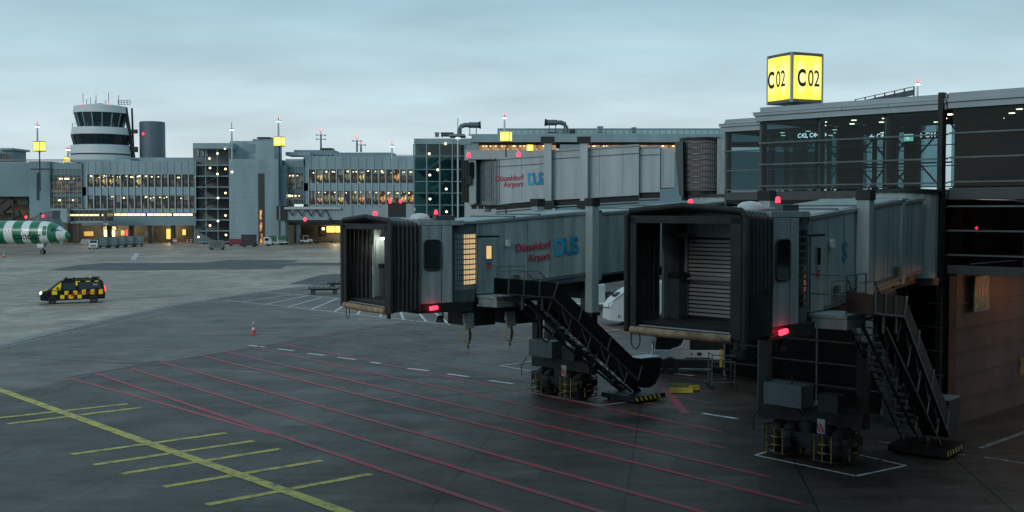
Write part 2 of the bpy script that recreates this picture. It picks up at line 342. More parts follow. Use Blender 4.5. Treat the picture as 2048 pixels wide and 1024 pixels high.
for (x,y,w_,h_,m_) in ((-8.5,41,1.6,2.4,PAT1),(-1.5,33,2.2,1.2,PAT1),(-14,58,3,2,PAT2),(3.2,41.5,2.6,1.6,PAT2),(-5,60,1.5,3.5,PAT1),(-22,84,5,3,PAT1),(5.5,31.5,1.4,1.8,PAT1)):
    an = R(-8); c_, s_ = math.cos(an), math.sin(an)
    b.add([(x+u*c_-v*s_, y+u*s_+v*c_, .0034) for u, v in ((0,0),(w_,0),(w_,h_),(0,h_))], [(0,1,2,3)], m_)
tag(b.build('slab_repair'), kind='structure')
# ------------------------------------------------------------------ gate sign cubes
def gate_sign(name, label, base, size, hgt, rz, txt, group=None, textmat=SIGNBLK, pole=0):
    t = thing(name, label, 'gate sign', base, rz, group)
    h = size/2; b = MB(); fr = size*.06
    b.box(-h, -h, 0, h, h, fr*1.4, MIDMET); b.box(-h, -h, hgt-fr*1.4, h, h, hgt, MIDMET)
    for sx in (-1,1):
        for sy in (-1,1): b.box(sx*(h-fr), sy*(h-fr), 0.001, sx*(h+.004), sy*(h+.004), hgt-.001, PALEMET)
    b.build('frame', t, .008)
    for k in range(4):
        Rm = Matrix.Rotation(math.pi/2*k, 4, 'Z'); f = MB(Rm); n = 8; bul = size*.055
        vs = []; a = h-fr
        for i in range(n+1):
            u = -a+2*a*i/n; y = -h-bul*math.cos(u/a*math.pi/2)*.9-.004
            for z in (fr*1.4, hgt-fr*1.4): vs.append((u, y, z))
        f.add(vs, [(2*i, 2*i+2, 2*i+3, 2*i+1) for i in range(n)], YSIGN, True)
        fo = f.build('lit_panel', t)
        if txt and k in (0, 1):
            M = Rm @ Matrix.Translation((-a*.84, -h-bul-.012, hgt*.33)) @ Matrix.Rotation(R(90), 4, 'X')
            text(txt[0], hgt*.46, M, textmat, 'lettering', fo, .002, .020*size, sx=.66)
            M = Rm @ Matrix.Translation((-a*.10, -h-bul-.012, hgt*.33)) @ Matrix.Rotation(R(90), 4, 'X')
            text(txt[1:], hgt*.46, M, textmat, 'lettering', fo, .002, .006*size, sx=.66)
    p = MB(); p.tube([(0,0,-pole-.01),(0,0,0)], size*.07, DKMET, 10); p.tube([(0,0,-.16*size),(0,0,-.1*size)], size*.12, DKMET, 10); p.build('post', t)
    return t
# ------------------------------------------------------------------ facade frame helper: a building face running in direction d
def frame(o, ang): return Matrix.Translation(Vector((o[0], o[1], 0))) @ Matrix.Rotation(ang, 4, 'Z')
CGLASS = glass('teal facade glass', (.42,.55,.57), .02, .0)
CLEARG = glass('clear rear glass', (.8,.86,.87), .02, .0)
CGLASS2 = glass('dark facade glass', (.22,.27,.28), .03, .0)
FASC = mat('fascia metal', (.31,.37,.40), .42, .4, .10, .6)
CORIN = mat('corridor wall', (.085,.075,.07), .7, 0, .2, .8)
CORFL = mat('corridor floor', (.07,.075,.08), .4, 0, .1, 1)
CEIL = mat('corridor ceiling', (.12,.095,.075), .7, 0, .1, 1)
BROWNP = mat('brown interior column', (.09,.06,.045), .6, 0, .1, 1)
DOWNL = mat('downlight', (1,.9,.7), .4, 0, 0, emit=(1,.80,.48), es=9)
GREENX = mat('exit green', (.05,.4,.3), .4, 0, 0, emit=(.55,1,.8), es=1.3)
def glass_wing(name, label, origin, Lx, zroof, posts, zfloor=8.55, depth=6.0, inner=True):
    """glazed corridor wing: local x along the face, local -y outward"""
    ang = R(-45); t = thing(name, label, 'building', (origin[0], origin[1], 0), ang); D = depth
    zg = zroof-.56
    b = MB(); b.box(-.12, -.25, zg, Lx, D+.25, zg+.22, FASC); b.box(-.16, -.33, zg+.224, Lx, D+.3, zroof-.20, FASC)
    b.box(.1, -.22, zroof-.196, Lx, D+.2, zroof, FASC); b.box(-.2,-.36,zroof-.215,Lx,-.33,zroof-.19,PALEMET)
    for x in [i*1.9 for i in range(1, int(Lx/1.9))]: b.box(x, -.336, zg+.23, x+.02, -.33, zroof-.22, DKMET)
    b.build('roof', t, .006)
    b = MB(); b.box(0, .1, zfloor-.32, Lx, D, zfloor, CORFL); b.build('floor_slab', t)
    b = MB(); b.box(0, .1, zg-.05, Lx, D, zg-.004, CEIL); co = b.build('ceiling', t)
    d = MB()
    for i in range(int(Lx/1.3)):
        for j, y in enumerate((1.2, 2.9, 4.4)):
            if (i*7+j*3) % 4: x = .9+i*1.3+.3*j; d.tube([(x, y, zg-.075), (x, y, zg-.052)], .10, DOWNL, 12)
    d.build('downlight', co)
    # glass panels, one per bay
    for a, c in zip(posts, posts[1:]):
        for lo, hi, mt in ((zfloor+.1, zg, CGLASS), (.25, zfloor-.35, CGLASS2)):
            q = MB(); q.box(a+.05, -.012, lo, c-.05, .012, hi, mt); q.build('glass_panel', t)
    b = MB()
    for x in posts[:-1]: b.box(x-.09, .05, 0, x+.09, .32, zg, mat('mullion steel', (.075,.09,.095), .5, .3, .1)); 
    b.build('post', t)
    b = MB(); z = zg-.88
    while z > .8:
        b.box(-.03, -.13, z-.03, Lx, -.045, z+.03, MIDMET if z > zfloor-.4 else DKMET); z -= .875
    b.box(-.02, -.06, zfloor-.34, Lx, .04, zfloor-.02, mat('beam grey', (.06,.07,.075), .5, .3)); b.build('transom_rail', t)
    # far wall of the corridor: glazed between brown columns with cross bracing
    b = MB()
    for i, x in enumerate(posts[:-1]): b.box(x+.75, D-.5, zfloor, x+1.35, D-.15, zg-.05, BROWNP)
    for x in posts[:-1]: b.box(x+.03, D-.1, zfloor, x+.2, D+.05, zg-.05, DKMET)
    z = zg-.88
    while z > zfloor: b.box(0, D-.02, z-.02, Lx, D+.05, z+.02, DKMET); z -= .875
    b.build('interior_column', t)
    b = MB()
    for a, c in zip(posts, posts[1:]):
        b.bar((a+.1, D-.75, zfloor), (c-.1, D-.75, zg-.05), .06, .06, DKMET); b.bar((c-.1, D-.85, zfloor), (a+.1, D-.85, zg-.05), .06, .06, DKMET)
    b.build('cross_brace', t)
    q = MB(); q.box(0, D+.06, zfloor, Lx, D+.08, zg, CLEARG); q.build('rear_glass', t)
    b = MB(); b.box(0, 1.8, 0, Lx, 2.0, zfloor-.33, CORIN); b.box(0.02, 2.0, 0, .2, D, zfloor-.33, CORIN); b.build('lower_wall', t)
    # parapet upstand inside: handrail
    b = MB(); b.tube([(.1,.5,zfloor+1.0),(Lx-.1,.5,zfloor+1.0)], .03, MIDMET); b.build('handrail', t)
    return t
E0 = (10.2, 46.9)
posts = [0, 2.65, 5.45, 7.75]
W = glass_wing('terminal_wing', 'dark glazed gate wing with steel rails and lit ceiling spots beside the two near bridges', E0, 7.9, 11.97, posts, depth=6.2)
bb = MB(); bb.box(7.66, -.42, 5.2, 7.84, -.10, 12.02, DKMET); bb.box(7.72,-.09,0,7.8,.3,5.2,DKMET); bb.build('corner_mast', W)
WL = W.matrix_basis
def hang(parent, txt, x, z, y=1.5, wd=1.1, lead=''):
    b = MB(); b.box(x, y, z, x+wd, y+.06, z+.26, SIGNBLK); b.tube([(x+.2,y+.03,z+.26),(x+.2,y+.03,11.3)], .01, DKMET, 4); b.tube([(x+wd-.2,y+.03,z+.26),(x+wd-.2,y+.03,11.3)], .01, DKMET, 4)
    o = b.build('hanging_sign', parent); M = Matrix.Translation((x+.06, y-.006, z+.065)) @ Matrix.Rotation(R(90), 4, 'X')
    text(txt, .25, M, SIGNWHT, 'lettering', o, .002, .006)
hang(W, 'C42, C44  \u2192', .75, 10.72, wd=1.35); hang(W, '\u2190 C42', 3.95, 10.55, wd=.95); hang(W, '\u2192 C44', 5.93, 10.5, wd=1.0)
b = MB(); b.box(5.45, 1.5, 10.45, 5.80, 1.55, 10.72, GREENX); o = b.build('exit_sign', W)
b = MB(); b.box(5.6,1.49,10.5,5.64,1.497,10.66,SIGNWHT); b.box(5.52,1.49,10.56,5.6,1.497,10.6,SIGNWHT); b.build('exit_arrow', o)
# right part of the wing: warm glow put in by brown tone and added lamps, overhanging a recessed corner
posts2 = [0, 2.7, 5.4, 8.1, 10.8, 13.5, 16.2, 18.9, 21.6]
o2 = (E0[0]+7.95*math.cos(R(45)), E0[1]-7.95*math.sin(R(45)))
W2 = thing('terminal_wing', 'glazed terminal corner with added warm glow inside at the right edge', 'building', (o2[0], o2[1], 0), R(-45))
GLOWBR = mat('reflected glow brown', (.10,.042,.022), .6, 0, .35, .4); Lx = 21.6; zg = 11.44  # brown tone carries a reflected orange glow in its colour
b = MB(); b.box(0,-.25,zg,Lx,6.4,zg+.22,FASC); b.box(0,-.33,zg+.224,Lx,6.5,11.78,FASC); b.box(0,-.22,11.784,Lx,6.4,12.0,FASC); b.build('roof', W2, .006)
rp = MB(); rp.prism([(2.0,12.0),(Lx,12.0),(Lx,12.9)], .6, 6, DKMET); rp.build('roof_slope', W2)
b = MB(); b.box(0,.1,8.2,Lx,6.2,8.55,CORFL); b.box(.25,.1,5.55,Lx,12,5.8,CORFL); b.build('floor_slab', W2)
b = MB(); b.box(0,.1,zg-.05,Lx,6.2,zg-.004,CEIL); co = b.build('ceiling', W2)
d = MB()
for i in range(14):
    for j, y in enumerate((1.1, 2.6, 4.4)):
        if (i*5+j*2) % 3: d.tube([(.8+i*1.2+.35*j, y, zg-.075), (.8+i*1.2+.35*j, y, zg-.052)], .11, DOWNL, 12)
d.build('downlight', co)
b = MB(); b.box(.02,.3,5.81,.14,5.88,8.19,GLOWBR); b.box(.02,.3,8.56,.14,5.88,zg-.06,mat('olive brown wall',(.10,.085,.055),.7,0,.2,.6)); b.build('end_wall', W2)
b = MB(); b.box(.1,5.9,5.8,Lx,6.2,8.2,GLOWBR); b.box(.1,5.9,8.55,Lx,6.2,zg-.05,mat('olive brown wall',(.10,.085,.055),.7,0,.2,.6)); b.build('rear_wall', W2)
for a, c in zip(posts2, posts2[1:]):
    for lo, hi in ((8.65,zg),(5.82,8.15)):
        q = MB(); q.box(a+.05,-.012,lo,c-.05,.012,hi,CGLASS); q.build('glass_panel', W2)
b = MB(); z = zg-.88
while z > 5.8: b.box(0,-.13,z-.03,Lx,-.045,z+.03,MIDMET); z -= .875
b.box(0,-.06,8.18,Lx,.04,8.6,mat('beam grey',(.06,.07,.075),.5,.3)); b.box(0,-.10,5.5,Lx,.06,5.81,MATS['beam grey']); b.build('transom_rail', W2)
b = MB()
for x in posts2[1:]: b.box(x-.07,.05,5.8,x+.07,.25,zg,MATS['mullion steel'])
b.bar((.3,.9,zg-.1),(3.9,.9,8.6),.1,.1,DKMET); b.bar((7.5,.9,zg-.1),(4.2,.9,8.6),.1,.1,DKMET); b.build('interior_column', W2)
# lower recess wall (runs away from the apron), its rails and added warm lamps
b = MB(); b.box(.02,.06,0,.3,12,5.5,GLOWBR); b.build('recess_wall', W2)
b = MB()
for z in (.9,1.78,2.65,3.5,4.4): b.box(.30,.06,z-.02,.36,12,z+.02,GLOWBR)
b.build('recess_rail', W2)
b = MB(); b.box(.3,6.0,1.2,.36,6.5,1.9,YELD); b.build('call_box', W2)
b = MB()
for x in (3.2,8.8,14.2): b.box(x,.9,0,x+.4,1.3,5.5,DKMET)
b.build('pillar', W2)
b = MB(); b.box(2.5,8.2,5.30,5.5,8.35,5.42,ADDLAMP); b.box(6.5,8.2,5.30,9.5,8.35,5.42,ADDLAMP); b.build('added_soffit_lamp', W2)  # glowing bars added to warm the corner
b = MB(); b.lathe([(.01,-.07),(.07,0),(.01,.07)],(.75,.6,7.15),REDLAMP,10); b.box(.70,.6,7.22,.80,.7,7.4,DKMET); b.build('signal_lamp', W2)
for (x, y, z, e_) in ((2.6,3.5,7.9,9),(1.9,4.4,4.7,26),(3.5,9,4.5,20),(2.5,2.5,10.9,18),(6.5,3,10.9,26)):  # added lamps that stand in for a reflected orange glow
    ld = bpy.data.lights.new('added_glow_lamp', 'POINT'); ld.energy = e_; ld.color = (1,.33,.08); ld.shadow_soft_size = .3
    lo = bpy.data.objects.new('added_glow_lamp', ld); COL.objects.link(lo); lo.parent = W2; lo.location = (x,y,z)
# assembly point sign on the recessed wall, seen from the apron
sg = thing('assembly_point_sign', 'green assembly point board with four arrows and a group of figures on the corner wall', 'sign', (o2[0]+.45*math.cos(R(-45)), o2[1]+.45*math.sin(R(-45)), 0), R(45))
SGN = mat('dull green board', (.05,.15,.10), .5, 0, .1); SGW = mat('board pale print', (.45,.42,.38), .5, 0, 0)
x0 = 1.1; wd = 1.35; z0 = 4.05; hh = 1.32
b = MB(); b.box(x0,-.06,z0,x0+wd,-.02,z0+hh,SGN); bo = b.build('board', sg, .006)
b = MB()
for q in ((x0+.03,z0+.03,x0+wd-.03,z0+.045),(x0+.03,z0+hh-.045,x0+wd-.03,z0+hh-.03),(x0+.03,z0+.045,x0+.045,z0+hh-.045),(x0+wd-.045,z0+.045,x0+wd-.03,z0+hh-.045)): b.box(q[0],-.066,q[1],q[2],-.06,q[3],SGW)
b.build('border', bo)
b = MB(); cx, cz = x0+wd/2, z0+hh/2
def person_icon(b, x, z, s, y):
    b.lathe([(0,0),(s*.16,0)], (0,0,0), SGW, 2) if False else None
    b.prism([(x+s*.15*math.cos(R(a)), z+s*.80+s*.15*math.sin(R(a))) for a in range(0,360,30)], y, -.06, SGW)
    b.prism([(x-s*.2,z+s*.58),(x+s*.2,z+s*.58),(x+s*.24,z+s*.2),(x+s*.12,z+s*.2),(x+s*.12,z-s*.2),(x-s*.12,z-s*.2),(x-s*.12,z+s*.2),(x-s*.24,z+s*.2)], y, -.06, SGW)
for dx, dz, s, y in ((0,.08,.42,-.068),(-.26,0,.42,-.069),(.26,0,.42,-.069),(0,-.14,.46,-.072)): person_icon(b, cx+dx, cz+dz-.03, s, y)
for sx in (-1,1):
    for sz in (-1,1):
        px_, pz_ = cx+sx*.48, cz+sz*.46; d_ = Vector((-sx,-sz)).normalized(); n_ = Vector((-d_.y,d_.x))
        def q_(a, c): v = Vector((px_,pz_))+d_*a+n_*c; return (v.x, v.y)
        b.prism([q_(-.14,-.04),(q_(.02,-.04)),(q_(.02,-.12)),(q_(.16,0)),(q_(.02,.12)),(q_(.02,.04)),(q_(-.14,.04))], -.067, -.06, SGW)
b.build('pictogram', bo)
# set-back wing
o3 = P(1451, 400, 52.2)
W3 = glass_wing('terminal_wing', 'smaller set back glazed wing between the round bridge vestibule and the lit gate sign', (o3.x, o3.y), 7.0, 11.9, [0,2.3,4.6,7.0], zfloor=8.6, depth=5)
b = MB(); b.box(-1.2,-2.2,7.55,3.2,-.2,7.85,FASC); b.box(-1.0,-2.0,7.86,2.8,-.6,7.95,PALEMET); b.box(-.9,-1.8,6.2,-.6,-.4,7.55,DKMET); b.build('gangway_roof', W3)
gate_sign('gate_sign', 'large lit yellow cube reading C 02 standing on the glazed wing roof', P(1589, 208.5, 47.4), 1.62, 2.02, R(-65), 'C02', 'lit gate sign cubes')
# roof plant on the wing
t = thing('roof_plant_screen', 'low dark machinery row behind a slatted screen on the wing roof', 'roof plant', P(1770,198,60))
b = MB(); a0 = P(1711,200,60)-P(1770,198,60); a1 = P(1828,180,60)-P(1770,198,60)
for i in range(7):
    q = a0.lerp(a1, i/6); b.box(q.x-.03, q.y-.03, -.9, q.x+.03, q.y+.03, q.z+.05+.12*i/6, MIDMET)
b.bar((a0.x,0,a0.z+.02),(a1.x,0,a1.z+.18),.05,.04,MIDMET); b.bar((a0.x,0,a0.z-.25),(a1.x,0,a1.z-.12),.02,.30,mat('screen grey',(.10,.13,.15),.6,.3)); b.build('screen', t)
b = MB(); b.box(.35,.2,-.8,1.0,.8,.22,DKMET); b.box(-.7,.2,-.8,.2,.8,-.02,DKMET); b.build('fan_unit', t)
# ------------------------------------------------------------------ lamp / antenna masts
def mast(name, label, px, ytop, ybot, Y, heads=1, lamp=True, red=True, arms=0, r=.14, group='slim masts on the terminal roofs'):
    p0 = P(px, ybot, Y); p1 = P(px, ytop, Y); h = p1.z-p0.z; t = thing(name, label, 'mast', p0, 0, group); k = Y/200
    b = MB(); b.tube([(0,0,0),(0,0,h*.82)], [r*k*1.2, r*k], MIDMET if arms else PALEMET, 8); b.tube([(0,0,h*.82),(0,0,h)], r*k*.4, DKMET, 6); b.build('pole', t)
    if lamp:
        b = MB(); b.lathe([(.02,0),(.5*k,.05*k),(.45*k,.22*k),(.08*k,.34*k)], (0,0,h*.80), PALEMET, 14); lo = b.build('lamp_head', t)
        b = MB(); b.lathe([(0,-.02),(.42*k,-.02),(.40*k,.03*k)], (0,0,h*.80), mat('cool lamp',(1,1,1),.4,0,0,emit=(.95,1,.95),es=5), 14); b.build('lamp_glass', lo)
    if arms:
        b = MB()
        for i in range(arms): z = h*(.78-.22*i); b.bar((-.85*k,0,z),(.85*k,0,z+.05),.1*k,.1*k,MIDMET); b.box(-.9*k,-.1,z,-.6*k,.1,z+.12*k,DKMET); b.box(.6*k,-.1,z-.1*k,.9*k,.1,z+.05*k,DKMET)
        b.build('cross_arm', t)
    if red:
        b = MB()
        for i in range(heads): b.tube([((i-(heads-1)/2)*.55*k,0,h),((i-(heads-1)/2)*.55*k,0,h+.35*k)], .13*k, mat('soft red lamp',(.9,.2,.2),.4,0,0,emit=(1,.14,.12),es=1.6), 8)
        b.build('warning_lamp', t)
    return t
mast('light_mast','slender pole with lamp above the far left yellow gate cube',75,246,283,262)
mast('light_mast','short roof pole with lamp left of the control tower',136,296,315,262)
mast('light_mast','tall plain lamp pole on the wall left of the middle yellow cube',464,245,322,255,red=False)
mast('light_mast','slender lamp pole above the yellow cube right of the grey stair block',557,236,272,258)
mast('antenna_mast','tall dark antenna mast with two cross arms and twin red lights',642,262,300,280,heads=2,lamp=False,arms=2)
mast('antenna_mast','medium antenna mast with one cross arm and twin red lights',714,276,304,285,heads=2,lamp=False,arms=1)
mast('antenna_mast','short thin antenna mast with a single red light right of the medium mast',722,286,304,287,lamp=False,arms=1)
mast('light_mast','roof edge lamp pole just left of the glass stair tower',784,287,318,262)
mast('light_mast','tall grey lamp pole in front of the glass stair tower',916,236,440,158,red=False)
mast('light_mast','lamp pole with red tip above the yellow cube beside the roof ducts',1009,230,263,155)
mast('light_mast','small twin lamp mast at the end of the roof plant screen',1835,163,192,60,heads=2)
# small gate cubes
gate_sign('gate_sign','lit yellow cube with faint figures on a pole at the far left',P(79,303,262),2.0,2.3,R(-20),'B09','lit gate sign cubes',mat('faint print',(.7,.45,.05),.5,0,0,emit=(1,.5,.1),es=.5),9)
gate_sign('gate_sign','smallest lit yellow cube just left of the control tower base',P(134,325.5,275),1.2,1.5,R(20),'', 'lit gate sign cubes')
gate_sign('gate_sign','lit yellow cube on a pole at the grey stair block corner',P(559,293,258),1.95,2.2,R(-18),'','lit gate sign cubes',pole=12)
gate_sign('gate_sign','lit yellow cube on a pole above the upper passenger bridge',P(1012,284,155),1.35,1.45,R(-15),'','lit gate sign cubes',pole=12)
gate_sign('gate_sign','lit yellow cube half hidden inside the long building windows',P(1060,303,160),.85,1.0,R(0),'','lit gate sign cubes')
# ------------------------------------------------------------------ far terminal
FW = mat('far grey cladding', (.20,.29,.325), .6, 0, .16, .12, streak=True)
FW2 = mat('far blue grey cladding', (.14,.225,.26), .6, 0, .10, .12)
SPAN = mat('spandrel panel', (.21,.31,.36), .45, 0, .06, .5)
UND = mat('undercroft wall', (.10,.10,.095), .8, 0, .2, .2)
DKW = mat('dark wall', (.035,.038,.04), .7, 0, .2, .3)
PD = [litpane('dark office glass',(.02,.022,.022),(1,.75,.4),.10,.46,.8),
      litpane('curtained office glass',(.025,.03,.03),(.95,.72,.36),.36,.52,.8,True),
      litpane('yellow lit office glass',(.03,.03,.02),(1,.74,.24),1.1,.45,.7),
      litpane('warm lit office glass',(.03,.02,.01),(1,.42,.12),.95,.44,.7),
      litpane('dim olive office glass',(.02,.02,.015),(.8,.75,.35),.30,.44,.6)]
BULB = mat('office bulb', (1,1,.8), .4, 0, 0, emit=(1,.78,.40), es=2.6)
STRIPL = mat('strip window light', (1,.8,.4), .4, 0, 0, emit=(1,.72,.28), es=2.0)
YU = D265 = 265.
def B_(px, py, Y=265.): return P(px, py, Y)
def fbox(b, px0, py0, px1, py1, Y, d, m):
    a = P(px0, py1, Y); c = P(px1, py0, Y); b.box(a.x, Y, max(a.z,0) if py1 < 480 else 0, c.x, Y+d, c.z, m)
def window_row(t, px0, px1, n, y0, y1, Y, wts, bulbs=.7, sub='window'):
    stp = (px1-px0)/n
    for i in range(n):
        a = P(px0+i*stp+stp*.13, y1, Y); c = P(px0+(i+1)*stp-stp*.13, y0, Y); b = MB(); ox, oz = (a.x+c.x)/2, a.z
        m = random.choices(PD, wts)[0]; hw_, hh_ = (c.x-a.x)/2, c.z-a.z
        b.box(-hw_, .28, 0, hw_, .34, hh_, m)
        b.box(-.04 if random.random()<.5 else hw_*.3, .22, 0, .04 if random.random()<.5 else hw_*.3+.06, .279, hh_, DKMET)
        if random.random() < bulbs:
            for k in range(random.choice((1,1,2,3))): x = random.uniform(-hw_*.7, hw_*.7); z = hh_*random.uniform(.78,.94); s_ = random.uniform(.1,.24); b.box(x-s_/2*1.3, .18, z-s_/2, x+s_/2*1.3, .279, z+s_/2, BULB)
        if random.random() < .3: b.box(-hw_+.02, .24, hh_*random.uniform(.45,.8), hw_-.02, .277, hh_-.02, mat('window blind',(.30,.30,.27),.7,0,.1,2))
        if random.random() < .35: x = random.uniform(-hw_*.6, hw_*.6); b.box(x-.12,.2,0,x+.12,.279,hh_*random.uniform(.3,.5),DKW)
        o = b.build(sub, t); o.location = (ox, Y, oz)
def fins(b, px0, px1, n, y0, y1, Y, m, wd=.22):
    for i in range(n+1):
        x = px0+(px1-px0)*i/n; a = P(x, y1, Y); c = P(x, y0, Y); b.box(a.x-wd/2, Y-.28, a.z, a.x+wd/2, Y+.3, c.z, m)
def seams(b, px0, px1, n, y0, y1, Y):
    for i in range(1, n):
        x = px0+(px1-px0)*i/n; a = P(x, y1, Y); c = P(x, y0, Y); b.box(a.x-.05, Y-.012, a.z, a.x+.05, Y+.05, c.z, mat('panel joint', (.06,.08,.09), .8, 0, 0))
def railing(t, px0, px1, y0, y1, Y, n=20, name='railing'):
    b = MB(); a = P(px0, y1, Y); c = P(px1, y0, Y); z0, z1 = a.z, c.z
    for i in range(n+1): x = a.x+(c.x-a.x)*i/n; b.box(x-.05, Y+.6, z0-.05, x+.05, Y+.7, z1, MIDMET)
    for z in (z1, (z0+z1)/2): b.box(a.x, Y+.62, z-.05, c.x, Y+.68, z+.05, MIDMET)
    b.build(name, t)
def curtain(t, px0, px1, y0, y1, Y, nx, ny, name='glass_block'):
    """glazed stairwell: teal glass skin with grid; storeys behind"""
    a = P(px0, y1, Y); c = P(px1, y0, Y); b = MB(); b.box(a.x, Y+.3, a.z, c.x, Y+6, c.z, FW2); g_ = MB()
    b.box(a.x-.1, Y-.1, c.z, c.x+.1, Y+6, c.z+1.4, FW2)
    rows = [(0,.18,2),(.18,.60,0),(.60,.72,2),(.72,1.,0)]
    for r0, r1, k in rows:
        b.box(a.x+.05, Y+.02, c.z-(c.z-a.z)*r1+.1, c.x-.05, Y+.28, c.z-(c.z-a.z)*r0-.1, mat('teal spandrel glass',(.09,.16,.18),.25,0,.1,.3) if k else PD[0])
    for i in range(nx+1): x = a.x+(c.x-a.x)*i/nx; b.box(x-.05, Y-.15, a.z, x+.05, Y+.01, c.z, FW)
    for j in range(ny+1): z = a.z+(c.z-a.z)*j/ny; b.box(a.x, Y-.08, z-.05, c.x, Y+.005, z+.05, FW)
    for k in range(10): x = random.uniform(a.x+.8, c.x-.8); z = random.choice((c.z-(c.z-a.z)*.24, c.z-(c.z-a.z)*.78)); s_ = random.uniform(.1,.2); b.box(x-s_, Y-.02, z-s_, x+s_, Y+.019, z+s_, BULB)
    b.build(name, t)
# --- left wing
T1 = thing('terminal_building', 'long grey terminal wing with two window rows and a lit strip behind the striped airliner', 'building', (0,0,0))
def lay(b, lst, Y):
    for (x0,y0,x1,y1,d,m) in lst: fbox(b,x0,y0,x1,y1,Y,d,m)
b = MB(); Y = 265.
lay(b, [(-120,325,60,393,9,FW2),(163,322,392,349,14,FW),(163,374,392,391,.25,SPAN),(163,417,392,426,.25,SPAN),(163,433,392,451,14,FW2),(163,349,175,433,14,FW)], Y)
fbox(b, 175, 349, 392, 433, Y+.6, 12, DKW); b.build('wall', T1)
b = MB(); fbox(b, 60, 323, 99, 486, Y-1.2, 12, FW2); fbox(b,60,337,99,339,Y-1.3,.1,DKMET); b.bar(tuple(P(75,345,Y-1.5)),tuple(P(75,400,Y-1.5)),.25,.2,DKMET); b.build('stair_core', T1)
curtain(T1, 100, 163, 338, 418, Y-.4, 8, 9)
b = MB(); fins(b,175,392,16,349,426,Y,mat('pale fin',(.30,.37,.40),.5,.2,0)); seams(b,163,392,16,324,347,Y); b.build('facade_fin', T1)
window_row(T1,175,392,16,350,374,Y,(5,3,2,.3,3),.8); window_row(T1,175,392,16,391,417,Y,(6,3,1,.2,2),.5)
b = MB(); fbox(b,228,426.5,388,433,Y+.3,.2,DKW); b.build('strip_recess', T1)
for i in range(12):
    b = MB(); x = 229+13.1*i; fbox(b, x, 427.2, x+random.choice((11.6,11.6,9)), 431.4, Y+.12, .1, STRIPL); b.build('strip_light', T1)
railing(T1, 22, 135, 318.5, 324.5, Y, 40); railing(T1,-120,20,318.5,324.5,Y,30)
# recessed lit bay with dark external stairs
b = MB(); BG = mat('beige lit wall', (.30,.24,.15), .8, 0, .2, .3); a = P(-120,486,Y+8); c = P(58,393,Y+8); b.box(a.x, Y+8, 0, c.x, Y+9, c.z, BG); b.box(a.x,Y+.3,6.8,P(0,0,Y).x,Y+8,7.1,DKW); b.build('recess_wall', T1)
b = MB(); 
for (x0,y0,x1,y1) in ((0,401,28,385),(0,424,26,400),(28,380,58,380),(38,403,58,403)): b.bar(tuple(P(x0,y0,Y+2)),tuple(P(x1,y1,Y+2)),1.2,1.5,DKW)
b.bar(tuple(P(26,365,Y+1.4)),tuple(P(26,470,Y+1.4)),.3,.3,DKW); b.bar(tuple(P(0,455,Y+2)),tuple(P(40,425,Y+2)),1.,1.,DKW); b.build('fire_stair', T1)
b = MB(); fbox(b,43,357,59,366,Y+7.5,.3,STRIPL); fbox(b,44,352,54,356,Y+6.9,.3,BULB); fbox(b,22,353,27,363,Y+7.2,.3,BULB); b.build('wall_lamp', T1)
ld = bpy.data.lights.new('wall_wash','POINT'); ld.energy = 1500; ld.color=(1,.72,.4); ld.shadow_soft_size=.5; lo = bpy.data.objects.new('wall_wash',ld); COL.objects.link(lo); lo.location = P(50,372,Y+5.5)
# undercroft
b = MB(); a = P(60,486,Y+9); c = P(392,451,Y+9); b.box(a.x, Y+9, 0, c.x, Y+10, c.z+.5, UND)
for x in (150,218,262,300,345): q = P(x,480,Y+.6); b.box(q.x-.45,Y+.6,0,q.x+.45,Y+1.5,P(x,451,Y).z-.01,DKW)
b.build('undercroft', T1)
b = MB(); fbox(b,208,460.5,218,473,Y+8.4,.3,STRIPL); fbox(b,219,460.5,229,473,Y+8.4,.3,STRIPL); fbox(b,242,461,249,471,Y+8.5,.3,mat('dim amber light',(.6,.4,.1),.5,0,0,emit=(1,.6,.2),es=.35)); fbox(b,168,463,186,472,Y+8.5,.3,MATS['dim amber light']); fbox(b,333,458,350,478,Y+8.5,.3,mat('amber light',(.6,.4,.1),.5,0,0,emit=(1,.66,.16),es=.9)); fbox(b,365,459,371,470,Y+8.5,.3,MATS['amber light']); b.build('lit_doorway', T1)
b = MB(); fbox(b,206,453,232,459.5,Y+8.3,.5,mat('cream wall',(.5,.45,.33),.7,0,.1)); fbox(b,252,460,254.2,471,Y+.4,.2,REDLAMP); fbox(b,290,463,300,473,Y+8.2,.3,FW2); b.build('shopfront_panel', T1)
for x, e_ in ((219,520),(170,160),(342,380),(262,200)):
    ld = bpy.data.lights.new('undercroft_lamp','POINT'); ld.energy = e_; ld.color=(1,.78,.42); ld.shadow_soft_size=.4; lo = bpy.data.objects.new('undercroft_lamp',ld); COL.objects.link(lo); lo.location = P(x,458,Y+6)
b = MB(); fbox(b,-40,300,24,322,Y+12,8,FW2); 
for x in (0,6,12,18): fbox(b,x,307,x+4,318,Y+11.9,.2,PD[0])
b.build('roof_room', T1)
b = MB(); fbox(b,0,296,25,300,Y+11,10,FW); b.build('roof_room_cap', T1)
b = MB(); fbox(b,140,319,262,324,Y+2,10,FW); fbox(b,262,315,392,323,Y+8,8,FW); fbox(b,232,316,262,321,Y+3,6,FW2); b.build('roof_upstand', T1)
